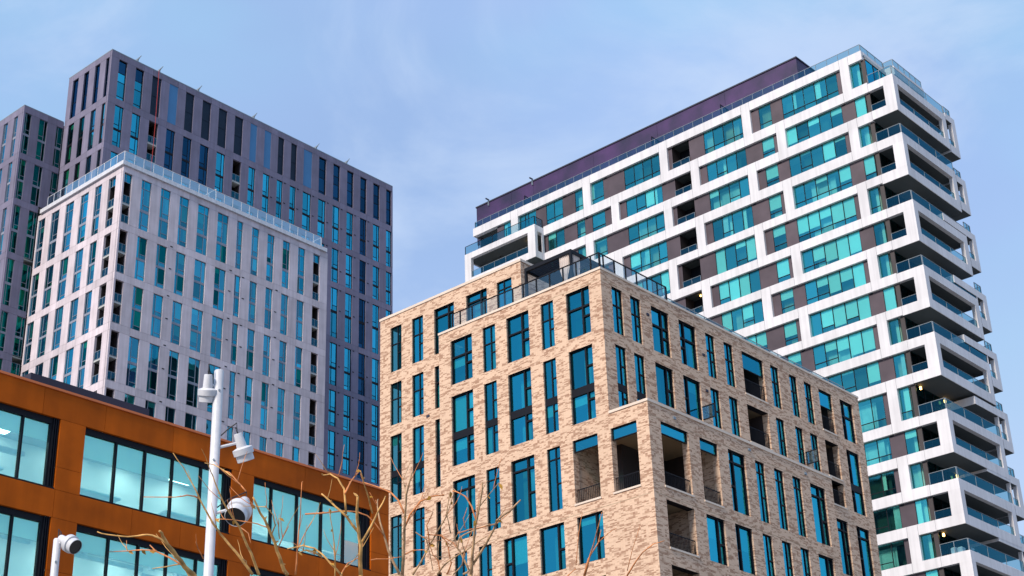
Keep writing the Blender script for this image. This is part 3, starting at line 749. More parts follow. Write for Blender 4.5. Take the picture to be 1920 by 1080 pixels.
def lay_top(w, mir=False):      # top row
    v = 0.64 if w > 1.2 else 0.58
    p = [(0, v, 0, .62), (0, v, .62, 1), (v, 1, 0, .40), (v, 1, .40, .62), (v, 1, .62, 1)]
    return mirror(p) if mir else p
def mirror(p): return [(1 - b, 1 - a, c, d) for a, b, c, d in p]
def lay_two(w, h, sp0, sp1, mir=False):   # two storeys with a dark band between sp0..sp1 (fractions)
    v = 0.66 if w > 1.2 else 0.58
    k = (1 - sp1)
    p = [(0, v, sp1, 1), (v, 1, sp1, sp1 + k*.5), (v, 1, sp1 + k*.5, 1), (0, v, 0, sp0), (v, 1, 0, sp0*.72), (v, 1, sp0*.72, sp0)]
    return mirror(p) if mir else p
def lay_tall(w, mir=False):
    v = 0.66 if w > 1.2 else 0.58
    p = [(0, v, 0, .82), (0, v, .82, 1), (v, 1, 0, .42), (v, 1, .42, .82), (v, 1, .82, 1)]
    return mirror(p) if mir else p
def lay_one(w, mir=False):
    v = 0.70 if w > 1.2 else 0.58
    p = [(0, v, 0, 1), (v, 1, 0, .45), (v, 1, .45, 1)]
    return mirror(p) if mir else p

OPEN = {'L': [], 'R': [], 'low': [], 'W': []}
def addw(key, f, c, z0, z1, kind, bl=None, mir=False):
    u0, u1 = min(c), max(c); w = u1 - u0; h = z1 - z0
    OPEN[key].append((u0, u1, z0, z1, DP + 0.02))
    if kind == 'top': p = lay_top(w, mir)
    elif kind == 'two':
        s0, s1 = (33.08 - z0) / h, (33.42 - z0) / h
        p = lay_two(w, h, s0, s1, mir)
    elif kind == 'tall': p = lay_tall(w, mir)
    else: p = lay_one(w, mir)
    if bl is None:
        bl = []
        r = random.random()
        if r < 0.30: bl = [(0, random.choice([.2, .3, .45]), 'blind'), (2 if kind in ('one',) else 4 if kind != 'two' else 2, .6, 'blind')]
        elif r < 0.36: bl = [(0, 1.0, 'blind')]
    window(f, u0, u1, z0, z1, p, B, DP if w > 1.2 else 0.08, 'black', 'glass_b', 0.10 if w > 1.2 else 0.065, bl, thick=0.14 if w > 1.2 else 0.08)

cL = [(55.57, 57.24), (53.79, 54.74), (51.30, 52.95), (49.52, 50.42), (47.01, 48.62)]
for i, c in enumerate(cL):
    addw('L', bL, c, 36.31, 39.03, 'top', {0: [(0, .35, 'blind')], 4: []}.get(i, []))
    addw('L', bL, c, 31.46, 35.61, 'two', {0: [(0, 1, 'blind'), (1, 1, 'blind'), (2, 1, 'blind'), (3, .42, 'blind'), (5, 1, 'blind')], 4: [(3, .35, 'blind'), (5, 1, 'blind')], 3: [(3, .4, 'blind'), (5, 1, 'blind')]}.get(i, []))
    if i < 4: addw('L', bL, c, 27.18, 30.60, 'tall', [])
cL4 = [(56.27, 57.18), (54.50, 55.41), (52.01, 53.63), (49.49, 51.15), (46.97, 48.63)]
for i, c in enumerate(cL4):
    addw('L', bL, c, 24.03, 26.47, 'one', {2: [(0, .6, 'blind'), (2, 1, 'blind')], 3: [(1, .2, 'blind'), (2, 1, 'blind')], 4: [(0, .16, 'blind'), (2, .5, 'blind')]}.get(i, []), mir=(i == 2))
for c in [(55.4, 57.0), (53.6, 54.5), (51.3, 52.9), (49.4, 50.4), (47.0, 48.6)]:
    addw('L', bL, c, 20.6, 23.17, 'one')
cR = [(61.36, 62.27), (62.97, 63.87), (64.83, 66.45), (67.38, 69.0), (69.94, 70.82), (71.76, 72.66), None, (76.61, 77.5), (78.69, 79.53), (80.34, 81.21), None, (84.53, 86.08)]
for i, c in enumerate(cR):
    if c is None: continue
    mir = i in (3, 11)
    addw('R', bR, c, 36.32, 39.0, 'top', [], mir)
    zb = 31.8 if i < 2 else 33.32
    if i < 2: addw('R', bR, c, 31.70, 35.61, 'two', [], mir)
    elif i == 11: addw('R', bR, c, 31.55, 35.63, 'two', [], mir)
    else: addw('R', bR, c, 33.30, 35.62, 'one', [(0, .3, 'blind')] if i == 3 else [], mir)
addw('R', bR, (82.24, 83.55), 27.24, 30.66, 'tall', [])
addw('R', bR, (84.53, 86.09), 27.24, 30.66, 'tall', [], True)
for c in [(82.2, 83.2), (84.5, 86.1)]: addw('R', bR, c, 24.0, 26.5, 'one', [])
cLow = [(67.35, 68.95, 1), (69.90, 70.80, 0), (71.75, 72.65, 0), (73.57, 74.46, 0), (75.40, 77.0, 0)]
for i, c in enumerate(cLow):
    addw('low', bLow, c[:2], 27.21, 30.62, 'tall', [], c[2] == 1)
    addw('low', bLow, c[:2], 24.04, 26.52, 'one', [(0, .5, 'blind')] if i in (0, 4) else [], c[2] == 1)
    addw('low', bLow, c[:2], 20.6, 23.17, 'one')
addw('low', bLow, (64.80, 66.42), 24.04, 26.47, 'one', [(0, .45, 'blind'), (1, 1, 'blind')])
addw('low', bLow, (64.80, 66.42), 20.6, 23.17, 'one')
cW = [(63.18, 64.13), (61.33, 62.27), (58.74, 60.40), (56.08, 57.75), (54.13, 55.29)]
for i, c in enumerate(cW):
    addw('W', bW, c, 39.78 if i < 3 else 39.95, 42.75, 'tall' if i > 1 else 'top', [], i == 4)
    if i < 3:
        addw('W', bW, c, 36.32, 39.01, 'top', [(0, .9, 'blind')] if i == 2 else [])
        addw('W', bW, c, 31.49, 35.64, 'two', [(3, .5, 'blind')] if i == 1 else [(0, .25, 'blind')])
        addw('W', bW, c, 27.2, 30.62, 'tall', [])
        addw('W', bW, c, 24.03, 26.47, 'one', [])
# balconies (open recesses)
LOG = 1.75
bal = [('L', bL, 47.01, 48.67, 27.20, 30.60, 'glass'), ('L', bL, 44.49, 46.15, 27.20, 30.59, 'glass'),
       ('low', bLow, 61.45, 63.79, 27.20, 30.60, 'glass'), ('low', bLow, 64.79, 66.42, 27.20, 30.60, 'glass'),
       ('low', bLow, 61.45, 63.79, 24.05, 26.47, ''), ('low', bLow, 61.45, 63.76, 20.7, 23.17, ''),
       ('R', bR, 73.60, 75.85, 36.32, 38.98, 'glass1'), ('R', bR, 73.60, 75.80, 33.33, 35.62, ''),
       ('R', bR, 82.02, 83.58, 36.32, 39.0, 'glass1'), ('R', bR, 82.04, 83.6, 33.34, 35.63, ''), ('R', bR, 82.10, 83.65, 31.56, 33.08, '')]
for key, f, u0, u1, z0, z1, g_ in bal:
    OPEN[key].append((u0, u1, z0, z1, 0.42))
    corner_room = (z0 < 31 and ((key == 'L') or (key == 'low' and u1 < 67)))
    b = MB(); P = f.p
    o = Vector(P(u0, 0, z0))
    if g_:
        gz = z1 - 0.62 if g_ == 'glass' else z1 - 1.06
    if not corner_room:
        b.quad(P(u0, .42, z0), P(u0, .42, z1), P(u0, LOG, z1), P(u0, LOG, z0), 'dark_clad_shade')
        b.quad(P(u1, .42, z0), P(u1, LOG, z0), P(u1, LOG, z1), P(u1, .42, z1), 'dark_clad_shade')
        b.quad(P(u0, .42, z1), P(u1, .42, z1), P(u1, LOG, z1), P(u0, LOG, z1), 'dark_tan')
        b.quad(P(u0, LOG, z0), P(u1, LOG, z0), P(u1, LOG, z1), P(u0, LOG, z1), 'black')  # recess shade painted as dark cheeks, ceiling and back
    f.box(b, u0 - 0.04, u1 + 0.04, -0.05, 0.42, z0 - 0.10, z0 - 0.002, 'coping')
    b.v = [tuple(Vector(v) - o) for v in b.v]
    bo = b.build('balcony', B, o)
    if g_:
        window(f, u0, u1, gz, z1, [(0, 1, 0, 1)], B, DP, 'black', 'glass_b', 0.10, rooms=False)
    bars(f, 'railing', u0 + 0.02, u1 - 0.02, z0, z0 + 0.80 if z0 < 31 else z0 + 1.0, 0.12 if key != 'L' else 0.2, bo)

# the brick skin
w = MB()
bL.plate(w, 46.17, 58.16, 18.0, 39.70, [h for h in OPEN['L'] if h[0] > 46.17], 0, 0.28, 'brick', None, False, 'black')
bL.plate(w, 43.72, 46.17, 18.0, 31.42, [h for h in OPEN['L'] if h[0] < 46.17], 0, 0.28, 'brick', None, False, 'black')
bR.plate(w, 60.461, 86.93, 31.42, 39.70, [h for h in OPEN['R'] if h[2] > 31.42], 0, 0.28, 'brick', None, False, 'black')
bR.plate(w, 77.86, 86.93, 18.0, 31.42, [h for h in OPEN['R'] if h[2] < 31.42], 0, 0.28, 'brick', None, False, 'black')
bLow.plate(w, 60.461, 77.86, 18.0, 31.42, OPEN['low'], 0, 0.28, 'brick', None, False, 'black')
bW.plate(w, 53.40, 65.04, 18.0, 43.50, OPEN['W'], 0, 0.28, 'brick', None, False, 'black')
w.quad((62.401, 53.4, 39.6), (76, 53.4, 39.6), (76, 53.4, 43.5), (62.401, 53.4, 43.5), 'brick')   # side of the raised volume
w.quad((77.86, 43.72, 18), (77.86, 46.17, 18), (77.86, 46.17, 31.42), (77.86, 43.72, 31.42), 'brick')
w.quad((60.46, 58.16, 18), (62.4, 58.16, 18), (62.4, 58.16, 39.7), (60.46, 58.16, 39.7), 'brick')
w.quad((86.93, 46.17, 18), (86.93, 66, 18), (86.93, 66, 39.7), (86.93, 46.17, 39.7), 'brick')
w.build('wall', B, (0, 0, 0))
base = MB(); base.box(60.5, 86.9, 46.2, 58.1, 0, 18, 'brick'); base.box(62.45, 86.9, 58.1, 65, 0, 18, 'brick'); base.box(60.5, 77.8, 43.8, 46.2, 0, 18, 'brick'); base.build('wall_base', B)
# copings
cp = MB()
bL.box(cp, 46.12, 58.18, -0.05, 0.35, 39.70, 39.83, 'coping')
bR.box(cp, 60.812, 86.97, -0.05, 0.35, 39.702, 39.832, 'coping')
bL.box(cp, 43.67, 46.168, -0.05, 0.35, 31.42, 31.56, 'coping')
bLow.box(cp, 60.812, 77.90, -0.05, 0.35, 31.422, 31.562, 'coping')
bW.box(cp, 53.35, 65.08, -0.05, 0.35, 43.50, 43.66, 'coping')
cp.box(62.76, 76.0, 53.35, 53.7, 43.502, 43.662, 'coping')
cp.build('coping', B)
for (f, a, b, zz) in ((bL, 46.3, 58.0, 39.12), (bR, 60.6, 86.8, 39.12), (bLow, 60.6, 77.7, 30.72), (bL, 43.9, 58.0, 26.62), (bLow, 60.6, 77.7, 26.64)):
    f.obj('movement_joint', a, b, -0.003, 0.0, zz, zz + 0.022, 'tan', B)
# rooms behind, split round the recesses
core = MB()
I = 1.8
core.box(60.46 + I, 86.5, 46.17 + I, 58.1, 30.75, 39.4, 'core'); core.box(64.2, 86.5, 58.1, 64.9, 18, 39.4, 'core')
core.box(60.46 + I + 3, 86.5, 46.17 + I + 1.0, 58.1, 18, 30.75, 'core')
core.box(60.46 + I, 77.5, 49.4, 58.1, 18, 30.75, 'core')
core.box(67.0, 77.5, 43.72 + I, 50, 18, 30.75, 'core')
core.box(64.3, 66.9, 44.9, 47.5, 18, 26.9, 'core')
core.box(62.4 + I, 76, 53.7, 64.5, 39.4, 43.4, 'core')
core.box(62.42, 63.5, 65.0, 65.03, 0, 43.4, 'brick')
core.box(60.75, 62.69, 48.72, 48.95, 26.8, 30.9, 'brick')
core.box(64.25, 64.45, 44.0, 48.72, 26.8, 27.3, 'brick')
core.box(66.55, 66.8, 44.0, 45.1, 26.7, 30.9, 'brick'); core.box(66.55, 66.8, 45.1, 48.7, 26.7, 30.9, 'dark_clad_shade')
core.box(64.0, 64.25, 44.0, 48.7, 18, 26.65, 'brick')
core.box(60.8, 64.25, 46.55, 46.75, 18, 26.65, 'dark_clad_shade')
core.box(62.7, 66.6, 47.2, 48.7, 26.8, 30.9, 'dark_clad_shade')  # dark boxes give the corner rooms their shade by colour
core.build('building_core', B)
sl = MB()
for z in (39.55, 36.15, 33.2, 31.3):
    sl.box(60.76, 86.4, 46.5, 48.1, z - 0.12, z + 0.1, 'slab'); sl.box(60.76, 62.4, 48.1, 57.8, z - 0.12, z + 0.1, 'slab')
for z in (26.85, 23.65, 20.3):
    sl.box(67.0, 77.5, 44.02, 45.7, z - 0.15, z + 0.15, 'slab'); sl.box(60.76, 62.4, 48.95, 57.8, z - 0.15, z + 0.15, 'slab')
    sl.box(60.76, 66.9, 44.02, 48.7, z - 0.18, z + 0.15, 'tan')
    sl.box(78, 86.4, 46.5, 48.9, z - 0.15, z + 0.15, 'slab')
sl.box(60.76, 66.6, 44.02, 48.7, 30.64, 31.38, 'tan'); sl.box(66.6, 77.5, 44.02, 48.1, 30.7, 31.38, 'slab'); sl.box(60.76, 62.4, 48.7, 57.8, 30.7, 31.38, 'slab')
sl.box(78, 86.4, 46.5, 48.9, 30.75, 30.95, 'slab')
for z in (43.2, 39.35, 36.1, 33.2, 31.2, 26.85): sl.box(62.7, 64.3, 53.7, 64.8, z - 0.12, z + 0.12, 'slab')
sl.box(60.9, 86.6, 46.6, 58.0, 39.5, 39.64, 'metal_grey')
sl.box(62.8, 76, 53.8, 64.8, 43.3, 43.45, 'metal_grey')
sl.build('floor_slab', B)
# roof terrace balustrades
rail(F('L', 60.62), 'roof_railing', 46.30, 57.2, 39.83, 40.83, 0, B, 'black', 'glass_clear', posts=[57.2, 56.58, 55.64, 54.63, 53.64, 52.53, 51.75, 50.77, 49.81, 48.85, 47.92, 46.9, 46.32], pw=0.075, top=0.06)
rail(F('R', 46.30), 'roof_railing', 60.62, 66.62, 39.83, 40.80, 0, B, 'black', 'glass_clear', posts=[60.65, 60.95, 61.9, 62.9, 63.87, 64.82, 65.76, 66.6], pw=0.075, top=0.06)
rail(F('L', 66.60), 'roof_railing', 46.36, 49.8, 39.83, 40.80, 0, B, 'black', 'glass_clear', pw=0.075)
rail(F('R', 46.65), 'roof_railing', 66.9, 86.2, 39.83, 40.42, 0, B, 'metal_grey', 'glass_rail', step=1.9, top=0.03, pw=0.03)
for (u, z) in ((50.3, 40.1), (53.35, 40.05)): bL.obj('wall_light', u, u + 0.1, 1.82, 1.93, z + .2, z + .45, 'metal_grey', B)
for (f, u, z) in ((bL, 58.95, 34.9), (bR, 64.35, 38.25), (bR, 69.45, 37.4), (bR, 69.45, 35.2), (bLow, 62.55, 31.0), (bLow, 69.3, 31.0), (bLow, 74.9, 31.0), (bLow, 80, 31), (bR, 81.6, 31.2)):
    if f is bR or u < 77:
        f.obj('wall_fitting', u, u + 0.22, -0.06, 0, z, z + 0.14, 'metal_grey' if z < 34 else 'navy', B)
for (u, z0_) in ((68.95, 33.35), (79.5, 33.35)):      # open casements above the ledge
    k = MB(); bR.box(k, u, u + 0.05, -0.85, 0, z0_, z0_ + 0.06, 'black'); bR.box(k, u, u + 0.05, -0.85, 0, z0_ + .75, z0_ + .81, 'black'); bR.box(k, u, u + 0.05, -0.85, -0.79, z0_ + .06, z0_ + .75, 'black'); bR.box(k, u + .01, u + .03, -0.79, 0, z0_ + .06, z0_ + .75, 'glass_frost')
    k.build('open_casement', B)

# pergola on the roof terrace
Pg = empty('pergola', (61.8, 49.2, 39.6), 'dark louvred pergola with off-white curtains on the brick roof terrace', 'pergola')
p = MB()
x0, x1, y0, y1 = 61.8, 65.6, 49.17, 52.62
p.box(x0, x1, y0, y0 + 0.14, 42.30, 42.52, 'black'); p.box(x0, x1, y1 - 0.14, y1, 42.30, 42.52, 'black')
p.box(x0, x0 + 0.14, y0 + .14, y1 - .14, 42.30, 42.52, 'black'); p.box(x1 - 0.14, x1, y0 + .14, y1 - .14, 42.30, 42.52, 'black')
p.build('roof_frame', Pg)
for i in range(20):
    y = y0 + 0.2 + i * 0.158
    boxo('slat', x0 + 0.14, x1 - 0.14, y, y + 0.12, 42.36, 42.39, 'louvre', Pg)
for x in (x0, x1 - 0.14):
    for y in (y0, y1 - 0.14): boxo('post', x, x + 0.14, y, y + 0.14, 39.65, 42.30, 'black', Pg)
def curtain(cx, cy, along, zt, zb, wt, wm, parent):
    m = MB(); n = 18; rows = 9; idx = []
    for r in range(rows + 1):
        t = r / rows; z = zt + (zb - zt) * t
        w = wt + (wm - wt) * math.exp(-((t - 0.62) / 0.22) ** 2)
        row = []
        for i in range(n + 1):
            s = i / n - 0.5
            fold = 0.05 * math.sin(i * 2.2 + r * 0.2)
            a = s * w
            row.append((cx + (a if along == 'x' else fold), cy + (a if along == 'y' else fold), z))
        idx.append(row)
    for r in range(rows):
        for i in range(n): m.quad(idx[r][i], idx[r][i+1], idx[r+1][i+1], idx[r+1][i], 'curtain')
    return m.build('curtain', parent, (0, 0, 0), True)
curtain(61.9, 49.75, 'y', 42.3, 39.8, 0.75, 0.28, Pg)
curtain(62.35, 49.25, 'x', 42.3, 39.8, 0.7, 0.22, Pg)

# ================================================================== BUILDING D : white tower with balcony boxes
D = empty('white_tower', (116.77, 56.76, 0), 'tall white framed apartment tower with stacked balcony boxes at the right', 'apartment building')
dL = F('L', 116.77)
K = 1 + 0.28 / 116.77
def ds(u): return u * K
def dz(z): return 1.6 + (z - 1.6) * K
FLO = [('E', 82.91, 85.60), ('O', 79.72, 81.88), ('E', 76.48, 78.72), ('O', 73.0, 75.48), ('E', 69.47, 72.15), ('O', 66.25, 68.58), ('E', 63.06, 65.40), ('O', 59.83, 62.13),
       ('E', 56.60, 59.0), ('O', 53.5, 55.70), ('E', 49.60, 52.57), ('O', 46.57, 48.72), ('E', 43.55, 45.70), ('O', 40.53, 42.62), ('E', 37.46, 39.63), ('O', 34.4, 36.62), ('E', 31.4, 33.5)]
PIER = {'E': [(58.22, 59.20), (69.45, 70.45), (79.65, 80.65), (89.80, 90.85), (100.04, 101.09)],
        'O': [(65.80, 66.80), (76.0, 77.0), (86.22, 87.22)]}
# infill: (kind, edges...)   G = glazing with mullions, P = brown panel, X = balcony recess, S = slim glazing with round column behind
INF = {'E': [('S', 57.11, 58.22), ('P', 59.20, 59.60), ('G', 59.60, 60.81, 62.10, 63.35, 64.56, 65.77), ('P', 65.77, 67.05), ('G', 67.05, 68.45), ('P', 68.45, 69.45),
             ('G', 70.45, 71.51, 72.72, 73.92, 75.06), ('P', 75.06, 76.88), ('X', 76.88, 79.01), ('P', 79.01, 79.65),
             ('G', 80.65, 81.67, 82.79, 83.93, 85.22), ('P', 85.22, 88.0), ('G', 88.0, 89.80), ('G', 90.85, 91.90), ('P', 91.90, 93.61), ('G', 93.61, 94.81, 95.95),
             ('P', 95.95, 97.39), ('G', 97.39, 98.50, 98.97, 100.04), ('G', 101.09, 102.11), ('P', 102.11, 103.1)],
       'O': [('S', 57.03, 58.15), ('P', 58.15, 59.55), ('G', 59.55, 60.78, 62.03, 63.30, 64.55, 65.80), ('P', 66.80, 67.12), ('G', 67.12, 68.48), ('P', 68.48, 70.38),
             ('G', 70.38, 71.53, 72.70, 73.88, 75.03), ('P', 75.03, 76.0), ('X', 77.0, 78.97), ('P', 78.97, 80.60), ('G', 80.60, 81.62, 82.76, 83.92, 85.23),
             ('P', 85.23, 86.22), ('P', 87.22, 88.03), ('G', 88.03, 89.76), ('P', 89.76, 90.74), ('G', 90.74, 91.83), ('P', 91.83, 93.59), ('G', 93.59, 94.74, 95.87), ('P', 95.87, 96.49)]}
INF['O15'] = INF['O']
FR = 0.27     # depth of the white frame in front of the infill
JG = 0.012
right_end = {'E': 56.76, 'O': 56.62}
left_end = {'E': 106.77, 'O': 96.49}
# frame: horizontal bands with joints either side of each pier, and the piers
zt_prev = 86.58
for i, (ty, zb, zt) in enumerate(FLO):
    # band above this floor: from zt to the floor above (or roof)
    top = zt_prev
    cuts = {56.76 if i == 0 else 56.62}
    for a, b in PIER[ty]: cuts |= {a, b}
    if i > 0:
        for a, b in PIER[FLO[i-1][0]]: cuts |= {b}
    lo = 56.76 if i == 0 else 56.62
    hi = 106.77 if i < 2 and i == 0 else 96.49
    if i > 2: hi = 106.0
    cuts |= {hi}
    cs = sorted(c for c in cuts if lo <= c <= hi)
    for a, b in zip(cs, cs[1:]):
        if b - a < 0.25: continue
        dL.obj('band_panel', a + JG, b - JG, 0, 0.5, zt, top - 0.0, 'white', D)
    for a, b in PIER[ty]:
        if i > 1 and a > 100: continue
        dL.obj('pier_panel', a + JG, b - JG, 0, FR + 0.1, zb, zt, 'white', D)
    zt_prev = zb
rnd = random.Random(5)
for i, (ty, zb, zt) in enumerate(FLO):
    Z0, Z1 = zb, zt
    H = zt - zb
    for it in INF[ty]:
        k = it[0]; ed = [ds(x) for x in it[1:]]
        if i > 1 and it[1] > 100.5: continue
        if i > 9 and it[1] > 66.9: continue
        if k == 'P':
            dL.obj('cladding_panel', ed[0], ed[1], FR, FR + 0.08, zb - 0.02, zt + 0.02, 'brown', D)
            if it[2] - it[1] > 0.8 and rnd.random() < 0.5:
                dL.obj('vent', ed[1] - 0.45, ed[1] - 0.12, FR - 0.07, FR - 0.005, zt - 0.14, zt - 0.04, 'black', D)
        elif k in 'GS':
            n = len(ed) - 1
            W = ed[-1] - ed[0]
            fr = [1 - (e - ed[0]) / W for e in ed]      # view fractions, right to left
            panes = []; bl = []
            hb = 0.27
            low = (ty == 'E') if i < 2 else (rnd.random() < 0.45)
            if n == 1: low = (k == 'G') or i in (3, 4, 10)
            one = rnd.randrange(1, n) if n > 2 else -1
            mode = rnd.random()
            darkp = (n - 1 if i > 4 else -1) if n == 5 else (rnd.choice([0, 2]) if n == 4 and rnd.random() < 0.8 else -1)
            gm = {None: 'glass_d'}
            gone = (n == 5 and i > 3)
            for j in range(n):
                a0, a1 = fr[j+1], fr[j]
                split = low or j == one or (n == 5 and j == n - 2 and not low)
                if split:
                    panes.append((a0, a1, hb, 1)); pi = len(panes) - 1
                    panes.append((a0, a1, 0, hb))
                else:
                    panes.append((a0, a1, 0, 1)); pi = len(panes) - 1
                if j == darkp:
                    bl.append((pi, 1.0, 'darkblind'))
                    if split: bl.append((pi + 1, 1.0, 'darkblind'))
                elif k == 'S':
                    if rnd.random() < 0.35: bl.append((pi, rnd.choice([.3, .95]), 'blind'))
                elif i > 3 and rnd.random() < 0.85 and i < 9:
                    bl.append((pi, rnd.choice([.5, .8, .85, 1, 1]), 'blind'))
                elif rnd.random() < 0.45 and i < 10 and i > 0:
                    bl.append((pi, rnd.choice([.15, .3, .8]), 'blind'))
            w_ = window(dL, ed[0], ed[-1], Z0 - 0.01, Z1 + 0.01, panes, D, FR, 'black', gm, 0.065, bl, thick=0.06)
            if k == 'S' or (n == 4 and ty == 'O' and ed[0] < 72) :
                cx = ed[0] + (0.45 if k == 'S' else 2.9)
                c_ = MB(); c_.lathe((0, 0, 0), (0, 0, 1), [(0, 0.26), (H + 0.1, 0.26)], 'plaster', 16)
                c_.build('column', w_, (116.77 + FR + 0.75, cx, zb - 0.02), True)
        elif k == 'X':
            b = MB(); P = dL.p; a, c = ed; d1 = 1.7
            b.quad(P(a, FR, zb), P(a, FR, zt), P(a, d1, zt), P(a, d1, zb), 'dark_clad_shade'); b.quad(P(c, FR, zb), P(c, d1, zb), P(c, d1, zt), P(c, FR, zt), 'dark_clad_shade')
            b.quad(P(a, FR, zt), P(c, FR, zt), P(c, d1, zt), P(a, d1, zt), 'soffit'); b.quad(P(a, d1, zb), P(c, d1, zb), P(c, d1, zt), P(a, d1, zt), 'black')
            o = Vector(P(a, 0, zb)); b.v = [tuple(Vector(v) - o) for v in b.v]
            bo = b.build('balcony', D, o)
            rail(dL, 'railing', a + 0.02, c - 0.02, zb, zb + 0.72, 0.16, bo, 'metal_grey', 'glass_rail', step=1.0, top=0.03, pw=0.03)
            if i in (5, 9): dL.obj('balcony_lamp', a + 0.5, a + 0.62, 0.8, 0.92, zt - 0.2, zt - 0.05, 'lamp', bo)
# rooms behind and slabs
core = MB()
core.box(118.6, 130, 58.4, 104.9, 60, 86.2, 'core'); core.box(118.6, 130, 58.4, 104.9, 0, 60, 'core')
core.box(117.0, 118.6, 57, 106, 0, 31.2, 'white')
core.box(116.9, 129.0, 56.7, 103.0, 86.0, 86.2, 'metal_grey')
for (ty, zb, zt) in FLO:
    core.box(117.28, 118.7, 57.1, 103.2, zt + 0.1, zt + 0.3, 'slab')
core.box(117.2, 126, 103.1, 103.3, 60, 85.5, 'dark_clad_shade')
core.build('building_core', D)
# end recess at the left top
lr = MB()
lr.box(117.27, 124, 103.3, 106.77, 85.61, 86.5, 'white')
lr.box(118.8, 119.0, 103.3, 106.0, 78, 85.6, 'dark_clad_shade')
lr.box(117.4, 124, 106.2, 106.3, 60, 85.6, 'brown')
lr.build('end_wall', D)
# left balcony box
f2 = F('L', 115.27)
bx = MB()
bx.box(115.27, 119.0, 96.45, 106.74, 81.999, 82.70, 'white'); bx.box(115.27, 119.0, 96.45, 106.74, 78.80, 79.60, 'white')
bx.build('balcony_slab', D)
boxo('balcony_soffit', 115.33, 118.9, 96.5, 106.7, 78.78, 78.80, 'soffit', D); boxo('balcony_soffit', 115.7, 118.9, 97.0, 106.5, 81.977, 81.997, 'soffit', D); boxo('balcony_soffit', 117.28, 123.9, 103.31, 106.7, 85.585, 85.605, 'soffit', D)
f2.obj('balcony_pier', 96.45, 97.47, 0, 0.42, 79.60, 81.999, 'white', D)
f2.obj('balcony_pier', 105.80, 106.74, 0, 0.42, 79.60, 81.999, 'white', D)
boxo('balcony_pier', 116.45, 116.77, 96.45, 96.60, 79.60, 81.999, 'white', D)
boxo('balcony_back', 118.4, 118.6, 97.5, 103.0, 79.6, 82.0, 'dark_clad_shade', D)
rail(f2, 'railing', 97.5, 105.78, 79.60, 80.45, 0.15, D, 'metal_grey', 'glass_rail', step=1.6, top=0.03, pw=0.03)
rail(f2, 'railing', 96.5, 106.7, 82.70, 83.75, 0.10, D, 'black', 'glass_rail', step=2.0, top=0.05, pw=0.06)
rail(F('R', 96.55), 'railing', 115.4, 116.7, 82.70, 83.75, 0, D, 'black', 'glass_rail', step=1.3, top=0.05, pw=0.06)
boxo('balcony_lamp', 116.6, 116.74, 98.4, 98.54, 81.6, 81.85, 'lamp', D)
# roof parapet returning round the corner, and roof rails
rp = MB()
rp.box(117.272, 121.25, 56.76, 57.2, 85.60, 86.58, 'white'); rp.box(121.25, 127.08, 55.80, 57.2, 85.60, 86.582, 'white')
rp.build('parapet', D)
rail(F('L', 116.95), 'roof_railing', 56.9, 106.6, 86.58, 87.42, 0, D, 'metal_grey', 'glass_rail', step=1.22, top=0.035, pw=0.035)
rail(F('R', 56.9), 'roof_railing', 117.0, 121.2, 86.58, 87.42, 0, D, 'metal_grey', 'glass_rail', step=1.22, top=0.05, pw=0.05)
rail(F('L', 121.35), 'roof_railing', 55.9, 56.9, 86.58, 87.42, 0, D, 'metal_grey', 'glass_rail', step=1.0, top=0.05, pw=0.05)
rail(F('R', 55.9), 'roof_railing', 121.35, 126.9, 86.58, 87.42, 0, D, 'metal_grey', 'glass_rail', step=1.22, top=0.05, pw=0.05)
rail(F('R', 106.6), 'roof_railing', 117.0, 119.0, 86.58, 87.42, 0, D, 'black', 'glass_rail', step=1.22, top=0.05, pw=0.05)
for y in (72.9, 81.6, 99.2):
    rail(F('R', y), 'terrace_divider', 117.05, 119.3, 86.58, 88.0, 0, D, 'black', 'glass_rail', step=1.1, top=0.06, pw=0.07)
# penthouse clad in purple metal panels
ys = [65.1, 73.8, 82.5, 91.2, 99.9, 103.2, 108.63]
for a, b in zip(ys, ys[1:]):
    boxo('penthouse_panel', 119.5, 119.7, a + 0.01, b - 0.01, 86.2, 91.05, 'purple', D)
for a, b in ((119.7, 122.4), (122.4, 125.4), (125.4, 128.6)): boxo('penthouse_panel', a + 0.01, b - 0.01, 65.1, 65.3, 86.2, 91.05, 'purple', D)
pc = MB(); pc.box(119.7, 128.5, 65.3, 108.4, 86.2, 91.0, 'core'); pc.box(119.42, 128.7, 65.02, 108.7, 91.05, 91.2, 'navy'); pc.build('penthouse_roof', D)
for y in (106.6, 99.9):
    dv = MB(); dv.box(119.35, 119.5, y, y + 0.12, 90.6, 91.3, 'metal_grey'); dv.box(118.95, 119.5, y, y + 0.12, 91.3, 91.42, 'navy'); dv.build('roof_davit', D)

# side glazing behind the balconies
sg = F('R', 56.62)
for i, (ty, zb, zt) in enumerate(FLO[:16]):
    u = 117.02
    us = [117.12, 118.7, 120.3, 121.9, 123.5, 125.1, 126.7]
    W = us[-1] - us[0]
    panes = [((a - us[0]) / W, (b - us[0]) / W, 0, 1) for a, b in zip(us, us[1:])]
    window(sg, us[0], us[-1], zb, zt + 0.2, panes, D, 0.06, 'black', 'glass_dside' if i else 'glass_b', 0.09, rooms=False)
    boxo('cladding_panel', 116.99, 117.12, 56.62, 57.03, zb, zt, 'dark_clad_shade', D)
cs = MB()
for (ty, zb, zt) in FLO: cs.box(117.3, 126.8, 56.68, 57.9, zt + 0.21, zt + 0.55, 'slab')
cs.box(126.75, 127.0, 56.6, 70, 30, 85.6, 'dark_clad_shade')
cs.box(118.4, 126.7, 57.9, 58.3, 30, 85.6, 'core')
cs.build('side_wall_core', D)

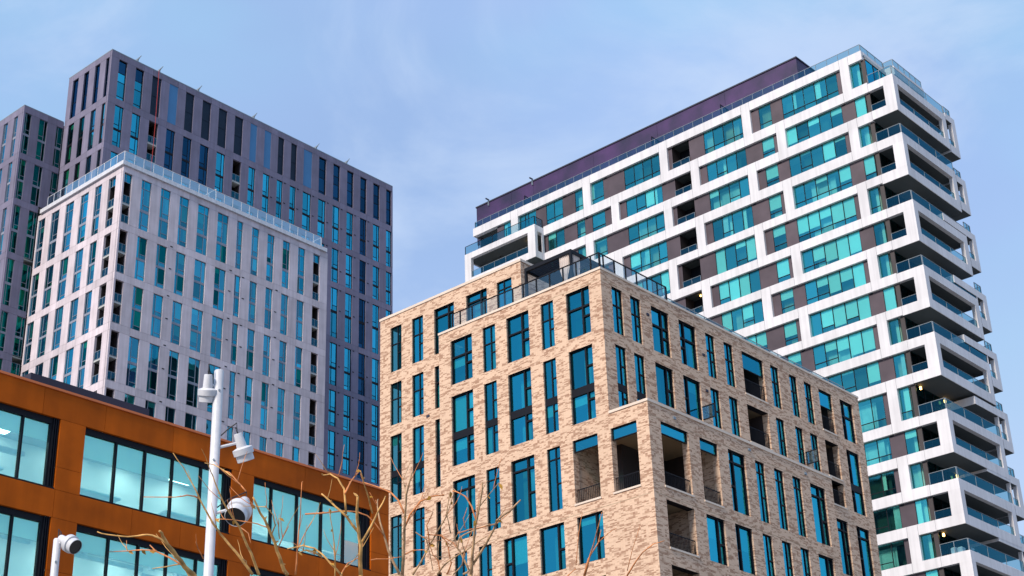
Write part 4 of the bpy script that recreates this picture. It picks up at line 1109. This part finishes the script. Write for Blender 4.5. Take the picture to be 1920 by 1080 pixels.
BOX = [(82.70, 78.80, 1), (76.40, 72.0, 3), (69.45, 65.33, 5), (62.96, 58.92, 7), (56.58, 52.58, 9), (49.55, 45.73, 11), (43.50, 39.66, 13), (37.46, 33.5, 15)]
SEC = [(83.05, 78.66), (76.14, 72.44), (70.31, 66.44), (64.0, 60.35), (58.15, 54.52), (52.32, 48.64), (46.2, 42.6), (40.1, 36.5)]
bRt = F('R', 54.0)
XE = 126.82
for n, ((zt, zb, fi), (st, sb)) in enumerate(zip(BOX, SEC)):
    _, ob, ot = FLO[fi]
    # slabs of the main box
    boxo('balcony_slab', 116.77, XE, 54.0, 56.61, zb, ob, 'white', D)
    boxo('balcony_slab', 116.77, XE, 54.0, 56.61, ot + 0.0, zt, 'white', D)
    # corner pier in two faces, far pier
    boxo('balcony_pier', 116.77, 117.15, 54.0, 55.07, ob, ot, 'white', D)
    boxo('balcony_pier', 117.15, 117.46, 54.0, 54.38, ob, ot, 'white', D)
    boxo('balcony_pier', 126.06, XE, 54.0, 54.38, ob, ot, 'white', D)
    rail(bRt, 'railing', 117.5, 126.03, ob, ob + 0.78, 0.14, D, 'metal_grey', 'glass_rail', step=2.9, top=0.02, pw=0.02)
    rail(dL, 'railing', 55.1, 56.58, ob, ob + 0.74, 0.14, D, 'metal_grey', 'glass_rail', step=1.4, top=0.025, pw=0.03)
    rail(bRt, 'railing', 116.95, XE - 0.1, zt, zt + 1.02, 0.10, D, 'metal_grey', 'glass_rail', step=3.2, top=0.025, pw=0.02)
    rail(F('L', 116.88), 'railing', 54.12, 56.55, zt, zt + 1.02, 0, D, 'metal_grey', 'glass_rail', step=1.3, top=0.035, pw=0.04)
    # far box, offset in height
    X0 = XE + 0.13
    X1 = 122.6 if st - 0.72 > zt else X0
    a1, b1 = sb + 0.92, st - 0.72
    boxo('far_balcony_slab', X0, 128.85, 54.02, 57.4, sb, a1, 'white', D)
    boxo('far_balcony_slab', X1, 128.85, 54.02, 57.4, b1, st, 'white', D)
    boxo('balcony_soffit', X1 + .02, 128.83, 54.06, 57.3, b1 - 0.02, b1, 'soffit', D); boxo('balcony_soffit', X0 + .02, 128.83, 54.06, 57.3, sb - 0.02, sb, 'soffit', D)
    boxo('balcony_soffit', 116.83, XE - .04, 54.06, 56.6, zb - 0.02, zb, 'soffit', D); boxo('balcony_soffit', 117.16, XE - .1, 54.39, 56.6, ot - 0.02, ot, 'soffit', D)  # thin dark sheets carry the shade below the white slabs
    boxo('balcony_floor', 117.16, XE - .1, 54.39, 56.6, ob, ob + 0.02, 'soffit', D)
    boxo('far_balcony_pier', 128.12, 128.85, 54.02, 54.42, a1, b1, 'white', D)
    boxo('far_balcony_pier', XE - 0.0 if n < 5 else XE + .01, XE + 0.12, 54.04, 54.42, a1, b1, 'white', D)
    rail(bRt, 'railing', XE + 0.14, 128.1, a1, a1 + 0.7, 0.16, D, 'metal_grey', 'glass_rail', step=1.3, top=0.025, pw=0.03)
    rail(bRt, 'railing', XE + 0.2, 128.3, st, st + 0.85, 0.16, D, 'metal_grey', 'glass_rail', step=0.7, top=0.05, pw=0.05)
    rail(F('L', 128.3), 'railing', 54.2, 56.8, st, st + 0.85, 0, D, 'metal_grey', 'glass_rail', step=0.9, top=0.05, pw=0.05)
    if n in (1, 4, 5, 7, 2):
        boxo('balcony_lamp', 121.9, 122.04, 56.4, 56.54, zb - 0.35, zb - 0.10, 'lamp', D)
    if n in (4, 7, 6): boxo('balcony_lamp', 117.6, 117.74, 56.4, 56.54, zb - 0.35, zb - 0.10, 'lamp', D)
# small furniture on the balconies
def tbl(x, y, z, kind):
    m = MB()
    if kind == 'chair':
        m.box(x, x+.5, y, y+.5, z+.4, z+.46, 'metal_white'); m.box(x, x+.5, y+.45, y+.5, z+.46, z+.95, 'metal_white')
        for a in (0, .44):
            for b in (0, .44): m.box(x+a, x+a+.05, y+b, y+b+.05, z, z+.4, 'metal_white')
    else:
        m.box(x, x+.7, y, y+.7, z+.68, z+.72, 'metal_white'); m.box(x+.32, x+.38, y+.32, y+.38, z+.02, z+.68, 'metal_grey'); m.box(x+.15, x+.55, y+.15, y+.55, z, z+.02, 'metal_grey')
    return m
pots = [(124.6, 54.7, 49.56, 'white chair on the balcony box terrace, sixth box from the top'), (125.0, 54.7, 46.60, 'white chair inside the sixth balcony box, near its far end'),
        (124.9, 54.8, 40.55, 'white chair inside the seventh balcony box, near its far end')]
for x, y, z, lab in pots: tagp(tbl(x, y, z, 'chair').build('balcony_chair'), lab, 'chair', 'white chairs on the balconies')
tagp(tbl(125.7, 54.9, 43.52, 'table').build('balcony_table'), 'small white table on the terrace above the seventh balcony box', 'table')
for k, (y, h) in enumerate(((54.75, .3), (55.3, .38))):
    m = MB(); m.box(117.05, 117.6, y, y + .45, 37.47, 37.47 + h + .15, 'metal_white'); m.box(117.1, 117.55, y + .05, y + .4, 37.47 + h + .15, 37.47 + h + .2, 'blind')
    tagp(m.build('planter'), ['white square planter beside the glass corner of the lowest terrace', 'larger white planter further along the lowest corner terrace'][k], 'planter')

# ================================================================== BUILDING C : orange office building
Cb = empty('office_building', (42.65, 43.914, 0), 'orange metal clad office building with black ribbon windows at lower left', 'office building')
cF = F('R', 43.914)
bands = [(21.54, 22.50), (18.14, 19.09), (14.74, 15.69), (11.3, 12.29)]
winx = [(20.9, 27.41), (28.40, 34.70), (35.73, 41.68)]
mull = [[20.9, 22.3, 23.6, 24.85, 26.09, 27.14], [28.40, 29.75, 30.96, 32.14, 33.40, 34.45], [35.73, 36.69, 37.95, 39.18, 40.33, 41.25]]
jn = [[23.9, 26.70, 29.14, 32.0, 35.0, 38.2, 41.0], [24.4, 27.45, 30.51, 32.55, 35.8, 39.0], [24.4, 27.45, 30.51, 32.55, 35.8, 39.0], [24.4, 27.45, 30.51, 35.8, 39.0]]
for k, (z0, z1) in enumerate(bands):
    cs = [14.0, 18.0] + jn[k] + [42.65]
    for a, b in zip(cs, cs[1:]): cF.obj('metal_panel', a + .006, b - .006, 0, 0.12, z0 + .006, z1 - .006, 'orange', Cb)
for k, (zb, zt) in enumerate([(19.09, 21.54), (15.69, 18.14), (12.29, 14.74)]):
    zj = zb + 0.78 if k == 0 else zb + 0.7
    for a, b in ((27.41, 28.40), (34.70, 35.73), (41.68, 42.65)):
        cF.obj('metal_panel', a + .006, b - .006, 0, 0.12, zb + .006, zj - .006, 'orange', Cb); cF.obj('metal_panel', a + .006, b - .006, 0, 0.12, zj + .006, zt - .006, 'orange', Cb)
    for (a, b), ms in zip(winx, mull):
        W = b - a; H = zt - zb
        panes = [((x - a) / W, (y - a) / W, 0.02, 0.93) for x, y in zip(ms, ms[1:])]
        bl = []
        for j in range(len(panes)):
            r = random.random()
            if k == 0 and a > 35: bl.append((j, [.42, .86, .93, .84, .55][j], 'office_blind'))
            elif k == 0 and a > 28: bl.append((j, [.36, .38, .32, .34, .3][j], 'office_blind'))
            else: bl.append((j, .28, 'office_blind'))
        w_ = window(cF, a, b, zb, zt, panes, Cb, 0.10, 'black', 'glass_c', 0.07, bl, thick=0.12, rooms=False)
        # slim ribbed side post
        for q in range(3): cF.obj('mullion_fin', ms[-1] + 0.04 + q * 0.08, ms[-1] + 0.07 + q * 0.08, 0.04, 0.10, zb, zt, 'black', w_)
        cF.obj('sill', a, b, 0.0, 0.10, zb + 0.006, zb + 0.05, 'black', w_)
cc = MB()
cc.box(14, 42.6, 46.9, 60, 0, 22.4, 'office')
cc.box(14, 42.6, 44.05, 46.9, 0, 11.25, 'orange')
for z in (22.0, 18.62, 15.2, 11.8): cc.box(14, 42.6, 44.15, 46.9, z - 0.36, z + 0.40, 'slab')
cc.box(42.5, 42.64, 44.04, 60, 0, 22.5, 'orange')
cc.box(14, 42.65, 44.035, 60, 22.3, 22.5, 'orange')
cc.build('building_core', Cb)
for z in (19.25, 15.85, 12.45):
    for x in (21, 24.4, 29, 32.6, 36.2, 39.4): boxo('desk', x, x + 1.7, 44.9, 45.6, z + 0.45, z + 0.52, 'desk', Cb)
for x in (21.2, 23.6, 26.0, 29.0, 31.4, 33.8, 36.5, 39.0, 41.2):
    for z in (18.21, 21.58, 14.8): boxo('ceiling_light', x, x + 0.9, 45.2, 46.5, z, z + 0.04, 'strip', Cb)
tr = MB(); tr.box(14, 42.70, 43.86, 44.3, 22.5, 22.58, 'orange_trim'); tr.build('roof_trim', Cb)
sc = MB(); sc.box(27.42, 32.18, 45.91, 46.0, 22.3, 23.82, 'navy'); sc.box(27.3, 27.42, 45.91, 50, 22.3, 23.82, 'navy'); sc.box(32.18, 32.3, 45.91, 50, 22.3, 23.82, 'navy'); sc.box(27.42, 32.18, 46.0, 50, 22.5, 23.7, 'navy'); sc.build('roof_screen', Cb)

# interiors of the office: ledges, boxes, a beam
lg = MB()
lg.box(28.5, 31.6, 44.6, 44.7, 17.28, 17.40, 'metal_white'); lg.box(31.6, 34.3, 44.6, 44.7, 17.10, 17.22, 'metal_white')
for x in (28.9, 29.15, 31.9, 33.0): lg.box(x, x + .16, 44.55, 44.75, 17.40, 17.58, 'metal_white')
lg.box(20.9, 27.1, 45.4, 45.6, 20.55, 20.70, 'metal_white'); lg.box(23.2, 24.0, 45.6, 46.4, 19.1, 20.9, 'metal_white')
lg.box(20.9, 27.1, 44.5, 44.6, 17.30, 17.40, 'metal_white')
lg.build('office_ledge', Cb)
# pot plants and seats on some balconies
def potplant(x, y, z, h, lab):
    t = empty('pot_plant', (x, y, z), lab, 'pot plant')
    m = MB(); m.lathe((0, 0, 0), (0, 0, 1), [(0, .0), (0, .11), (.26, .16), (.26, .14), (.24, 0)], 'pot', 12); m.build('pot', t, (x, y, z), True)
    q = MB(); r_ = random.Random(int(x * 10 + z))
    for _ in range(60):
        a = r_.uniform(0, 6.28); e = r_.uniform(.2, 1.4); L_ = r_.uniform(.15, h); s_ = .05
        c = Vector((math.cos(a) * math.cos(e), math.sin(a) * math.cos(e), math.sin(e))) * L_ + Vector((0, 0, .25))
        d_ = Vector((r_.uniform(-1, 1), r_.uniform(-1, 1), r_.uniform(-1, 1))).normalized(); g_ = d_.cross(Vector((.2, .5, .9))).normalized()
        q.quad(c - d_ * s_, c + g_ * s_ * .6, c + d_ * s_, c - g_ * s_ * .6, 'plant')
    q.build('foliage', t, (x, y, z))
potplant(117.7, 54.7, 49.56, .8, 'bushy pot plant at the glass corner of the sixth balcony box from the top')
potplant(118.4, 54.6, 37.47, .9, 'tall pot plant behind the glass on the lowest corner terrace')
potplant(117.9, 54.8, 62.97, .7, 'pot plant at the corner terrace above the fourth balcony box')
potplant(117.4, 77.6, 66.28, .7, 'pot plant in the recessed balcony of the white facade, third from the top')
potplant(116.0, 99.0, 82.72, .7, 'pot plant on the terrace of the left balcony box of the white tower')
potplant(61.1, 47.6, 39.66, .8, 'pot plant behind the glass rail at the corner of the brick roof terrace')
tagp(tbl(118.9, 54.6, 62.97, 'chair').build('balcony_chair'), 'white chair on the corner terrace above the fourth balcony box', 'chair', 'white chairs on the balconies')
tagp(tbl(119.4, 54.6, 37.47, 'chair').build('balcony_chair'), 'white chair on the lowest corner terrace, right of the pot plant', 'chair', 'white chairs on the balconies')

# ================================================================== unseen dark tower added left of the view to darken window reflections
Nb = empty('added_dark_tower', (16, 109, 0), 'unseen dark slim tower added left of the view to darken window reflections', 'apartment building')
nb = MB(); nb.box(16, 19.6, 109, 125, 0, 81.4, 'navy'); nb.box(15.9, 19.95, 108.9, 125.1, 81.4, 82.2, 'dark_clad_shade'); nb.build('wall', Nb)
for i in range(26):
    z = 3 + i * 3.1
    boxo('band_panel', 19.6, 20.0, 109, 125, z, z + 0.8, 'dark_clad_shade', Nb)
for i in range(6):
    y = 109 + i * 2.9
    boxo('pier_panel', 19.61, 20.05, y, y + 0.6, 0, 81.4, 'dark_clad_shade', Nb)
# ================================================================== lamp poles
def pole(name, x, y, ztop, r, label, heads):
    t = empty(name, (x, y, 0), label, 'lamp post')
    m = MB(); m.lathe((0, 0, 0), (0, 0, 1), [(0, r), (ztop - 0.02, r), (ztop, r * 0.85), (ztop, 0.0)], 'metal_white', 28)
    m.build('post', t, (x, y, 0), True)
    b = MB(); b.lathe((0, 0, 0), (0, 0, 1), [(0, r * 1.9), (0.03, r * 1.9), (0.03, r)], 'metal_grey', 20); b.build('base_plate', t, (x, y, 0))
    for z, ang in ((ztop - 0.42, -2.0), (ztop - 1.75, -2.4), (ztop - 2.9, -2.0)):
        q = MB(); q.lathe((x + math.cos(ang) * r * 0.92, y + math.sin(ang) * r * 0.92, z), (math.cos(ang), math.sin(ang), 0), [(0, .022), (.025, .022), (.025, 0)], 'metal_grey', 6); q.build('bolt', t)
    for h in heads: floodlight(t, (x, y), r, *h)
    return t
def floodlight(t, xy, r, neck, face, zarm, R, hook):
    """neck: rear end of the slim housing; face: direction it points; the drum carries a stepped hood"""
    n = Vector(neck); d = Vector(face).normalized()
    m = MB()
    m.lathe(n, d, [(0, 0.0), (0.0, R*.40), (0.015, R*.44), (R*1.45, R*.54), (R*1.6, R*.98), (R*1.63, R*1.06), (R*2.25, R*1.06), (R*2.28, R*1.0), (R*2.30, R*.90), (R*2.95, R*.90), (R*3.0, R*.86)], 'metal_white', 36)
    h = m.build('floodlight', t, (0, 0, 0), True)
    for p in h.data.polygons: p.use_smooth = True
    md = h.modifiers.new('edge', 'EDGE_SPLIT'); md.split_angle = math.radians(35)
    e = MB(); e.lathe(n, d, [(R*2.86, R*.87), (R*2.84, 0.0)], 'lens', 36); e.build('lens', h)
    k = MB(); a = Vector((xy[0], xy[1], zarm)); b = n + d * (R * 0.95)
    dirn = Vector((b.x - a.x, b.y - a.y, 0)).normalized()
    a = a + dirn * r * 0.9
    k.tube([a, (a + b) / 2, b], 0.028, 0.024, 'metal_white', 8); k.build('bracket', h)
    q = MB(); s = Vector((xy[0], xy[1], zarm + hook)) + dirn * r
    up = n - d * 0.01
    q.tube([s, s.lerp(up, .4) + Vector((0, 0, .10)), up + Vector((0, 0, .13)) - d * .06, up - d * .05, up + d * .02], 0.012, 0.012, 'cable', 7); q.build('cable', h)
px, py = 16.574, 21.492
pole('lamp_post', px, py, 13.16, 0.087, 'tall white lamp post carrying three floodlights, in front of the orange building',
     [((16.34, 21.50, 13.02), (0.28, 0.34, -0.90), 12.84, 0.168, -0.28),
      ((16.84, 21.21, 11.93), (0.50, 0.08, -0.90), 11.68, 0.172, 0.22),
      ((17.10, 21.24, 10.74), (-0.62, -0.36, -0.70), 10.46, 0.21, 0.10)])
pole('lamp_post', 14.50, 22.974, 9.90, 0.064, 'short white lamp post with a single floodlight at the lower left', [((14.53, 22.93, 9.91), (0.17, -0.83, -0.51), 9.82, 0.145, 0.08)])

# ================================================================== bare young trees
BR = BRANCHES
info = {'left': ('bare young tree with tan branches in front of the tall lamp post', (7.3, 8.9, 0), 'bark'),
        'middle': ('bare young tree with a forked trunk before the right end of the orange building', (7.35, 7.75, 0), 'bark'),
        'right': ('bare young tree with arching twigs before the left edge of the brick building', (7.75, 7.70, 0), 'greybark'),
        'outer': ('bare young tree with tangled reddish twigs before the brick building', (7.95, 7.35, 0), 'greybark'),
        'lone': ('sparse thin reddish twigs rising before the brick corner', (9.15, 7.35, 0), 'redbark')}
rb = random.Random(8)
for k, lst in BR.items():
    lab, base_, mat = info[k]
    T = empty('bare_tree', base_, lab, 'tree')
    bx_, by_, _ = base_
    fork = Vector((bx_, by_, 1.9))
    tk = MB(); tk.tube([(bx_, by_, 0), (bx_ + .02, by_, .9), fork], .055, .04, mat, 10)
    tk.build('trunk', T, (0, 0, 0), True)
    for r0, r1, P in lst:
        r0, r1 = r0 * .82, r1 * .8
        m = MB(); P = [Vector(p) for p in P]
        lowest = P[0].z < 4.98 and k in ('left', 'middle', 'right', 'outer') or (k == 'lone' and P[0].z < 4.95)
        start = min((Q for _, _, Q in lst), key=lambda Q: Q[0][2])[0][2]
        pts = list(P)
        if P[0].z < start + 0.06:
            p0 = P[0]; d0 = (P[0] - P[1]).normalized()
            mid = p0 + d0 * 0.5 + Vector((0, 0, -0.4)); pts = [fork, fork.lerp(mid, .5) + Vector((rb.uniform(-.05, .05), rb.uniform(-.05, .05), 0)), mid] + pts
            m.tube(pts[:4], r0 * 1.7, r0 * 1.02, mat, 7, False)
        # subdivide with slight waviness
        fine = []
        for a, b in zip(P, P[1:]):
            for t in (0, .5): fine.append(a.lerp(b, t) + (Vector((rb.uniform(-1, 1), rb.uniform(-1, 1), rb.uniform(-1, 1))) * r0 * .35 if t else Vector((0, 0, 0))))
        fine.append(P[-1])
        mt = 'redbark' if (r0 < 0.0075 and rb.random() < .55) else mat
        m.tube(fine, r0, r1, mt, 7)
        m.build('branch', T, (0, 0, 0), True)
        # buds
        q = MB(); cnt = 0
        for a in fine[2::3]:
            if rb.random() < .6:
                dv = Vector((rb.uniform(-1, 1), rb.uniform(-1, 1), rb.uniform(0, 1))).normalized()
                q.lathe(a, dv, [(0, r1 * .9), (r1 * 2.4, r1 * 1.2), (r1 * 5, 0.0005)], mt, 6); cnt += 1
        if cnt: q.build('bud', T, (0, 0, 0), True)
        if k != 'lone':
            for _ in range(rb.choice([0, 1, 2])):
                a = rb.choice(fine[1:-1]) if len(fine) > 3 else fine[-1]
                dv = (fine[-1] - fine[0]).normalized() * .6 + Vector((rb.uniform(-.7, .7), rb.uniform(-.7, .7), rb.uniform(.1, .9)))
                dv.normalize(); ln = rb.uniform(.08, .30); pts = [a]
                for q2 in range(4):
                    dv = (dv + Vector((rb.uniform(-.18, .18), rb.uniform(-.18, .18), rb.uniform(-.05, .22)))).normalized(); pts.append(pts[-1] + dv * ln / 4)
                tw = MB(); tw.tube(pts, .0030, .0012, 'redbark' if rb.random() < .5 else mat, 5); tw.build('twig', T, (0, 0, 0), True)
    if k != 'lone':
        for q_ in range(9):
            r0, r1, P = rb.choice(lst); a = Vector(rb.choice(P[1:]))
            m = MB(); s = rb.uniform(.012, .028); d1 = Vector((rb.uniform(-1, 1), rb.uniform(-1, 1), rb.uniform(-1.2, .3))).normalized(); d2 = d1.cross(Vector((.3, .8, .2))).normalized()
            c = a + d1 * s
            m.quad(a, c + d2 * s * .6, c + d1 * s * 1.2, c - d2 * s * .55 + Vector((0, 0, s * .3)), 'leaf')
            m.build('leaf', T)
